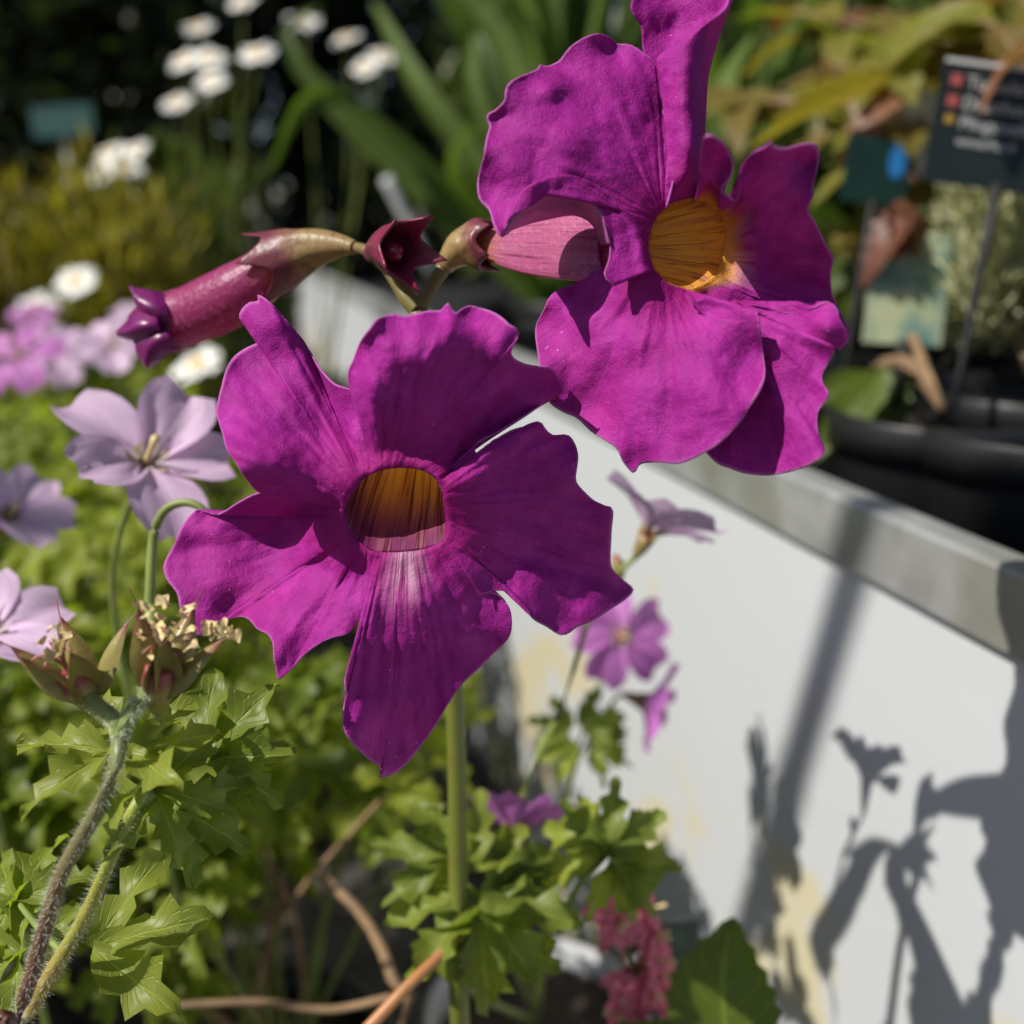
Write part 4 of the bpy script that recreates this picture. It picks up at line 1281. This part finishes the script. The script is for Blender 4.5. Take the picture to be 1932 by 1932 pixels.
def daisy_plant(base, heads, label, seed):
    r = random.Random(seed)
    o = empty('daisy_plant', base, label, 'daisy', 'white daisies beyond the geraniums')
    b = Vector(base)
    for px, py, D in heads:
        p = V(px, py, D)
        h = inst('flower_head', DH[r.randrange(3)], p, Vector((r.uniform(-.35, .25), r.uniform(-.75, -.35), .8)), r.uniform(0, 6), r.uniform(.95, 1.15), o)
        child_local('disc', DD, h, Matrix.Identity(4))
        tube('stem', [b + Vector((r.uniform(-.04, .04), r.uniform(-.04, .04), 0)), b.lerp(p, .6) + Vector((r.uniform(-.02, .02), 0, .03)), p], [.0022, .0018, .0013], 'stem_mid', o, 6, 14)
    zt = max(V(*h).z for h in heads) if heads else .5
    zt = min(zt, .62) if seed == 71 else (.30 if seed == 72 else .36)
    cloud_obj('foliage', [leaf_cloud(1500, (b.x, b.y, .13 + (zt - .13) * .5), (.13, .12, (zt - .13) * .5), .042, seed, 1.1, .16, .15)], 'daisy_leaf', o)
    pot((base[0], base[1], 0), .07, .14, 'pot_black', 'black pot of the ' + label, 'black pots under the daisies')
daisy_plant((-.42, 1.34, .125), [(375, 55, 1.12), (350, 118, 1.14), (396, 114, 1.10), (400, 156, 1.08), (335, 197, 1.12), (487, 105, 1.06), (460, 6, 1.16)], 'tall white daisy with a tight group of heads above the heath', 71)
daisy_plant((-.27, 1.34, .125), [(572, 44, 1.10), (655, 76, 1.16), (722, 108, 1.2), (690, 130, 1.25)], 'tall white daisy beside the strap leaved plant', 72)
daisy_plant((-.58, 1.27, .125), [(208, 292, 1.16), (256, 286, 1.13), (196, 326, 1.08), (240, 322, 1.06), (225, 440, 1.02)], 'white daisy with paired low heads behind the closed bud', 73)
daisy_plant((-.50, .99, .125), [(145, 534, .86), (72, 582, .88), (375, 692, .74)], 'short white daisy among the back row of geraniums', 74)

# ---- small teal label on a stick
t0 = V(118, 228, 1.45)
lab = empty('plant_label', Vector((t0.x, t0.y, 0)), 'small teal plant label on a grey stick beyond the heath', 'label')
def box_geo(c, ex, ey, ez, sx, sy, sz):
    v = []
    for a in (-1, 1):
        for b in (-1, 1):
            for d in (-1, 1):
                v.append(Vector(c) + Vector(ex) * sx * a / 2 + Vector(ey) * sy * b / 2 + Vector(ez) * sz * d / 2)
    return v, [(0, 1, 3, 2), (4, 6, 7, 5), (0, 4, 5, 1), (2, 3, 7, 6), (0, 2, 6, 4), (1, 5, 7, 3)]
def card(name, c, right, up, w, h, mat, parent, th=.0012):
    r_, u_ = Vector(right).normalized(), Vector(up)
    u_ = (u_ - r_ * u_.dot(r_)).normalized()
    n_ = r_.cross(u_)
    v, f = box_geo(c, r_, n_, u_, w, th, h)
    return wobj(name, v, f, mat, parent, None, False), r_, u_, n_
card('card', t0, (1, .15, .08), (0, .2, 1), .086, .044, 'card_teal', lab, .002)
tube('stick', [t0 + Vector((.0, .003, 0)), Vector((t0.x, t0.y, 0))], [.004, .004], 'pot_pale', lab, 8, 6)

# ------------------------------------------------------------------ on the bench
BZ = .345
def on_bench(px, py, z):
    r = ray(px, py)
    return Vector((0, 0, CAMH)) + r * ((z - CAMH) / r.z)
def behind(p, r):
    """keep a pot wholly inside the bench rim"""
    o_ = WN.dot(Vector(p)) - WD
    return Vector(p) + WN * max(0, r + .028 - o_)
def bench_pot(p, r, h, label):
    return pot((p[0], p[1], BZ), r, h, 'pot_black', label, 'black pots on the raised bench')
# strap-leaved plants
def strap_plant(base, n, seed, label, zmax, spread, wid=.024, mat='strap_leaf', fixed=()):
    r = random.Random(seed)
    o = empty('strap_leaf_plant', base, label, 'leafy plant')
    b = Vector(base)
    jobs = list(fixed)
    for k in range(n):
        a = r.uniform(0, 6.28)
        L = r.uniform(.55, 1) * (zmax - b.z)
        out = spread * r.uniform(.3, 1.0)
        jobs.append((b + Vector((math.cos(a) * out * .35, math.sin(a) * out * .35, L * .6)), b + Vector((math.cos(a) * out, math.sin(a) * out, L * r.uniform(.75, 1.0)))))
    for m_, e_ in jobs:
        st = b + Vector((r.uniform(-.02, .02), r.uniform(-.02, .02), -.01))
        P = cr([st, m_, e_], 18)
        vs, uv = [], []
        tw_ = r.uniform(-.8, .8)
        w0 = wid * r.uniform(.7, 1.2)
        for i in range(18):
            t_ = i / 17
            d = Vector(P[min(i + 1, 17)] - P[max(i - 1, 0)]).normalized()
            s_ = d.cross(Vector((math.cos(tw_ * 2), math.sin(tw_ * 2), .15))).normalized()
            n_ = s_.cross(d)
            hw = w0 * .5 * (math.sin(math.pi * min(1, .18 + .82 * t_)) ** .7 + .02)
            for q in (-1, -.5, 0, .5, 1):
                vs.append(Vector(P[i]) + s_ * hw * q + n_ * hw * .45 * abs(q))
                uv.append((.5 + q / 2, t_))
        wobj('leaf', vs, grid_faces(5, 18), mat, o, uv)
    return o
def strap_jobs(lst):
    return [(V(*m), V(*e)) for m, e in lst]
p1 = wall_at(.96, .12, BZ + .09)
strap_plant(p1, 26, 5, 'large plant with broad green strap leaves on the bench', 1.0, .26, .030, fixed=strap_jobs([((640, 190, .92), (505, 330, .86)), ((560, 120, .95), (610, 10, .95)), ((800, 190, .95), (700, 0, 1.0)), ((880, 150, .95), (960, -40, 1.0)), ((850, 330, .90), (905, 230, .85)), ((930, 120, .95), (860, -60, 1.0))]))
bench_pot(p1, .06, .09, 'black pot of the large strap leaved plant on the bench')
p2 = wall_at(.78, .20, BZ + .09)
strap_plant(p2, 16, 6, 'lower strap leaved plant hidden partly by the magenta petals', .80, .16, .024)
bench_pot(p2, .055, .09, 'black pot behind the large magenta petal')
p3 = wall_at(1.35, .22, BZ + .09)
strap_plant(p3, 18, 9, 'far strap leaved plant at the back of the bench', 1.05, .26, .03)
bench_pot(p3, .06, .09, 'black pot of the far strap leaved plant')
p4 = wall_at(.62, .30, BZ + .09)
strap_plant(p4, 14, 12, 'light green strap leaved plant behind the upright magenta petal', .85, .15, .028, fixed=strap_jobs([((1385, 250, .62), (1420, 60, .66)), ((1365, 300, .60), (1400, 180, .62))]))
bench_pot(p4, .055, .09, 'black pot of the light green strap leaved plant')
# white board glimpsed behind the leaves
wb = empty('white_board', Vector((V(1105, 0, 1.02).x, V(1105, 0, 1.02).y, BZ)), 'plain white board glimpsed high behind the strap leaves', 'board')
card('panel', V(1105, 0, 1.02), (1, .1, -.2), (.2, .1, 1), .075, .075, 'card_white', wb, .01)
tube('post', [V(1105, 0, 1.02) + Vector((0, .009, -.02)), Vector((V(1105, 0, 1.02).x, V(1105, 0, 1.02).y + .009, BZ))], [.004, .004], 'bark', wb, 8, 6)

# bronze maple: pointed toothed leaves on thin branches
ML = [leaf_simple(i, 'maple_leaf', .050, .0105, .13, .25 + .1 * i, .25, 14) for i in range(3)]
RL = [leaf_simple(7 + i, 'red_leaf', .045, .012, .15, .5, .3, 12) for i in range(2)]
mp_base = wall_at(.40, .28, BZ + .09)
mp = empty('maple', mp_base, 'young maple with bronze and green pointed leaves on the bench', 'maple')
bench_pot(mp_base, .06, .09, 'black pot of the bronze leaved maple')
r = random.Random(31)
tips = [(1420, 190, .52), (1560, 120, .55), (1700, 60, .50), (1850, 40, .46), (1640, 240, .50), (1500, 20, .60), (1780, 150, .56), (1910, 110, .42), (1600, 330, .52), (1570, 480, .54), (1660, 20, .62), (1890, -20, .55)]
for tp in tips:
    e = V(*tp)
    mid = mp_base.lerp(e, .55) + Vector((r.uniform(-.02, .02), r.uniform(-.02, .02), .04))
    tube('branch', [mp_base, mid, e], [.0035, .0020, .0009], 'twig', mp, 7, 16)
    for k in range(11):
        pos = e.lerp(mid, k * .055) + Vector((r.uniform(-.006, .006), r.uniform(-.01, .01), r.uniform(-.006, .006)))
        a = r.uniform(0, 6.28)
        nrm = Vector((r.uniform(-.5, .3), r.uniform(-.8, -.1), 1))
        inst('leaf', ML[r.randrange(3)] if r.random() < .93 else RL[r.randrange(2)], pos, nrm, a, r.uniform(.7, 1.25), mp)
def fixed_leaf(me, px, py, D, to, nrm, s, parent):
    a, b = V(px, py, D), V(*to)
    y_ = (b - a)
    L = y_.length
    y_.normalize()
    n_ = Vector(nrm)
    n_ = (n_ - y_ * n_.dot(y_)).normalized()
    m = Matrix((y_.cross(n_), y_, n_)).transposed().to_4x4()
    o = bpy.data.objects.new('leaf', me)
    col.objects.link(o)
    o.parent = parent
    o.matrix_local = Matrix.Translation(a - parent.location) @ m @ Matrix.Diagonal((s, s, s, 1))
    return o
fixed_leaf(ML[0], 1690, 150, .46, (1400, 205, .45), (-.1, .5, 1), 1.6, mp)
fixed_leaf(RL[0], 1985, 62, .36, (1800, 140, .36), (-.1, .3, 1), .80, mp)
fixed_leaf(RL[1], 1720, 160, .48, (1590, 230, .47), (-.2, -.6, .8), 1.0, mp)
fixed_leaf(RL[1], 1730, 400, .42, (1630, 470, .42), (-.3, -.5, .8), .75, mp)
fixed_leaf(RL[0], 1690, 380, .42, (1790, 470, .42), (.2, -.6, .8), .70, mp)
fixed_leaf(RL[0], 1700, 375, .425, (1720, 460, .42), (.2, -.8, .5), .65, mp)
tube('branch', [mp_base, V(1740, 520, .5), V(1705, 380, .43)], [.0025, .0015, .0009], 'twig', mp, 7, 14)
tube('branch', [mp_base, V(1850, 260, .5), V(1990, 60, .36)], [.0025, .0018, .0009], 'twig', mp, 7, 14)
# pale feathery dwarf conifer
cf_base = behind(on_bench(1915, 745, BZ + .09) + Vector((.02, .02, 0)), .052)
cf = empty('dwarf_conifer', cf_base, 'pale cream feathery dwarf conifer on the bench', 'conifer')
bench_pot(cf_base, .052, .09, 'black pot of the pale feathery conifer')
parts = []
for k in range(11):
    a = k * 2.4
    q = cf_base + Vector((.03 * math.cos(a), .03 * math.sin(a), .026 + .0056 * k))
    tube('branch', [cf_base, cf_base.lerp(q, .6) + Vector((0, 0, .01)), q], [.002, .0012, .0006], 'twig', cf, 6, 8)
    parts.append(leaf_cloud(520, q, (.018, .018, .022), .009, 300 + k, 1.2, .22, .1))
cloud_obj('foliage', parts, 'conifer_leaf', cf)
# leafy seedling with hanging green leaves by the lower right petal
GL = [leaf_simple(17 + i, 'broad_leaf', .048, .009, .05, .35, .25, 10) for i in range(2)]
sd_base = behind(on_bench(1660, 800, BZ + .085) + Vector((0, .02, 0)), .045)
sdl = empty('young_shrub', sd_base, 'young shrub with drooping green leaves beside the picture label', 'shrub')
bench_pot(sd_base, .045, .085, 'black pot below the picture label')
for k, (px, py, D, to, s) in enumerate([(1650, 690, .42, (1565, 830, .40), 1.0), (1660, 680, .43, (1620, 850, .42), .95), (1690, 700, .44, (1660, 840, .43), .8), (1640, 700, .44, (1560, 740, .43), .7), (1700, 690, .44, (1790, 720, .45), .7), (1700, 700, .44, (1730, 850, .44), .8), (1600, 480, .5, (1590, 600, .5), .8), (1620, 470, .5, (1560, 540, .5), .8)]):
    fixed_leaf(GL[k % 2], px, py, D, to, (-.2, -.8, .5), s, sdl)
    tube('stem', [sd_base, sd_base.lerp(V(px, py, D), .5) + Vector((0, 0, .01)), V(px, py, D)], [.0018, .0013, .0008], 'twig', sdl, 6, 10)
# labels on the bench
def label_thing(c, lab_text, right, up, w, h, mat, stick=.06):
    o = empty('plant_label', Vector((c.x, c.y, BZ)), lab_text, 'label')
    cd, r_, u_, n_ = card('card', c, right, up, w, h, mat, o)
    tube('stick', [c - u_ * h * .45 + n_ * .0015, c - u_ * (h * .5 + stick) + n_ * .0015], [.0020, .0015], 'liner', o, 6, 4)
    return o, r_, u_, n_
D1 = .37
c = V(1900, 245, D1)
lb, r_, u_, n_ = label_thing(c, 'black plant label with white lettering and red and yellow squares', V(1932, 167, D1) - V(1772, 146, D1), (.02, .12, 1), .056, .044, 'card_dark', .09)
fw = -n_ if n_.y > 0 else n_
def on_card(name, x, y, w, h, mat):
    o_, *_q = card(name, c + r_ * x + u_ * y + fw * .0009, r_, u_, w, h, mat, lb, .0004)
    return o_
on_card('trim', 0, .0216, .0555, .0016, 'print_white')
for yy, mt, sz in ((.0150, 'print_red', .0040), (.0075, 'print_red', .0040), (.0010, 'print_yellow', .0030)):
    on_card('icon', -.0225, yy, sz, sz, mt)
for k, (txt, yy, sz) in enumerate((('Turbulent', .0145, .0066), ('Dianthus hybr', .0070, .0066), ('Pfingstnelke', .0000, .0062), ('winterhard', -.0065, .0050))):
    cu = bpy.data.curves.new('lettering', 'FONT')
    cu.body = txt
    cu.size = sz
    cu.extrude = .0001
    to = bpy.data.objects.new('lettering', cu)
    col.objects.link(to)
    dg = bpy.context.evaluated_depsgraph_get()
    me = bpy.data.meshes.new_from_object(to.evaluated_get(dg))
    bpy.data.objects.remove(to)
    me.materials.clear()
    me.materials.append(M['print_white'])
    o = bpy.data.objects.new('lettering', me)
    col.objects.link(o)
    o.parent = lb
    m = Matrix((r_, u_, fw)).transposed().to_4x4()
    o.matrix_local = Matrix.Translation(c + r_ * -.0185 + u_ * (yy - sz * .3) + fw * .0009 - lb.location) @ m
c2 = V(1712, 545, .43)
lb2, r2, u2, n2 = label_thing(c2, 'pale green and teal picture label among the pots', (1, -.05, -.05), (-.05, .15, 1), .034, .048, 'picture_card', .028)
c3 = V(1655, 325, .46)
lb3, r3, u3, n3 = label_thing(c3, 'dark green plant label with a bright blue oval', (1, .1, -.15), (.1, .15, 1), .032, .030, 'card_green', .09)
f3 = -n3 if n3.y > 0 else n3
ov = []
for k in range(24):
    a = 2 * math.pi * k / 24
    ov.append(c3 + r3 * (.0085 + .0042 * math.cos(a)) + u3 * (.006 + .0078 * math.sin(a)) + f3 * .0010)
wobj('oval', ov, [tuple(range(24))], 'print_blue', lb3, None, False)
c4 = V(1720, 250, .50)
label_thing(c4, 'broad white plant label behind the one with the blue oval', (1, .1, -.12), (-.22, .1, 1), .020, .042, 'card_white', .11)
c5 = V(1630, 225, .52)
label_thing(c5, 'small white plant label under the bronze maple leaves', (1, .1, .3), (-.3, .1, 1), .018, .022, 'card_white', .12)
# leaning pale stake
sk = empty('plant_stake', V(810, 520, .98), 'pale grey stake leaning in the strap leaved plant', 'stake')
tube('rod', W((728, 335, .93), (805, 490, .95), (818, 520, .96)), [.006, .006, .006], 'pot_pale', sk, 8, 8)
# plain black pots filling the bench
fill = [(.30, .09, 'at the bench edge below the lower right petal'), (.42, .10, 'at the bench edge behind the lower magenta petals'), (.54, .11, 'at the bench edge behind the side facing bloom'), (.67, .08, 'at the bench edge behind the pink flower tube'), (.82, .08, 'at the bench edge behind the empty calyx'), (1.10, .10, 'at the bench edge near the leaning stake'), (.22, .22, 'behind the conifer pot'), (.50, .44, 'behind the maple pot'), (.30, .40, 'in the second row behind the picture label')]
for s_, o_, w_ in fill:
    q = wall_at(s_, o_, BZ)
    pot((q.x, q.y, BZ), .05, .085, 'pot_black', 'plain black pot of bare soil ' + w_, 'black pots on the raised bench')
for k, (s_, o_, h_, lab_) in enumerate(((1.75, .35, .5, 'leafy potted shrub at the far end of the bench edge'), (1.2, .60, .45, 'leafy potted shrub behind the far strap leaves'), (.85, .62, .42, 'leafy potted shrub deep on the bench behind the side bloom'), (.62, .75, .42, 'leafy potted shrub deep on the bench behind the maple'))):
    q = wall_at(s_, o_, BZ)
    shrub((q.x, q.y, BZ + .08), h_, .26, lab_, 80 + k, 'daisy_leaf', 2600, .045, 'shrub', 'leafy shrubs on the bench', 'potted_shrub')
    bench_pot(q, .06, .10, 'black pot of the ' + lab_)

# ------------------------------------------------------------------ foot of the board: coral flowers, broad leaf, green label
cb = Vector((.050, .345, 0))
cp_ = empty('coral_flower_plant', cb, 'plant with a spike of coral pink flowers at the foot of the board', 'flowering plant')
spine = [cb, V(1215, 1960, .30), V(1200, 1850, .30), V(1180, 1770, .30), V(1160, 1710, .30)]
tube('stem', spine, [.003, .0022, .0018, .0014, .0009], 'stem_mid', cp_, 8, 24)
PET_C = [petal_small('coral', .0085, .0042, .3 + .3 * i, .05, .3, i) for i in range(2)]
r = random.Random(5)
SPn = cr(spine[1:], 60)
for k in range(22):
    q = Vector(SPn[int(59 * k / 21)])
    a = r.uniform(0, 6.28)
    out = Vector((math.cos(a), math.sin(a) - .5, .4)).normalized()
    small_flower(cp_, q + out * r.uniform(.004, .009), out, PET_C, 62, r.uniform(.8, 1.1), a, 5, False)
BL = leaf_simple(3, 'broad_leaf', .034, .0135, .05, .15, .2, 16)
bp_ = empty('broad_leaf_plant', Vector((.085, .30, 0)), 'broad toothed green leaf standing before the white board', 'leafy plant')
fixed_leaf(BL, 1372, 2010, .275, (1385, 1760, .275), (-.25, -.9, .25), 1.15, bp_)
fixed_leaf(BL, 1330, 2020, .28, (1210, 1960, .28), (-.2, -.8, .5), .8, bp_)
tube('stem', [Vector((.085, .30, 0)), V(1380, 2120, .28), V(1372, 2005, .275)], [.0022, .0018, .0012], 'stem_mid', bp_, 8, 12)
g_ = V(1268, 1825, .315)
gl_ = empty('plant_label', Vector((g_.x, g_.y, 0)), 'dark green plant label behind the coral flowers', 'label')
card('card', g_, (1, .25, -.1), (-.25, .1, 1), .016, .030, 'card_green', gl_, .0012)
tube('stick', [g_ + Vector((.002, .002, -.012)), Vector((g_.x + .01, g_.y, 0))], [.002, .002], 'card_green', gl_, 6, 4)

# ------------------------------------------------------------------ leaning cane beside the camera: its soft shadow falls down the board
q1, q2 = on_wall(1600, 1110) - SUN_TO * 1.5, on_wall(1440, 1650) - SUN_TO * 1.5
dc = (q1 - q2).normalized()
foot = q2 - dc * (q2.z / dc.z)
top = q1 + dc * .10
cn = empty('garden_cane', foot, 'leaning bamboo garden cane left of the geraniums', 'cane')
tube('culm', [foot, foot.lerp(top, .5), top], [.0105, .0102, .0098], 'cane', cn, 12, 20)
for k in range(5):
    z_ = foot.lerp(top, .12 + .19 * k)
    tube('node', [z_ - dc * .004, z_, z_ + dc * .004], [.0104, .0122, .0104], 'cane', cn, 12, 6)
# flecks of dust and a torn scrap on the petals of the front bloom
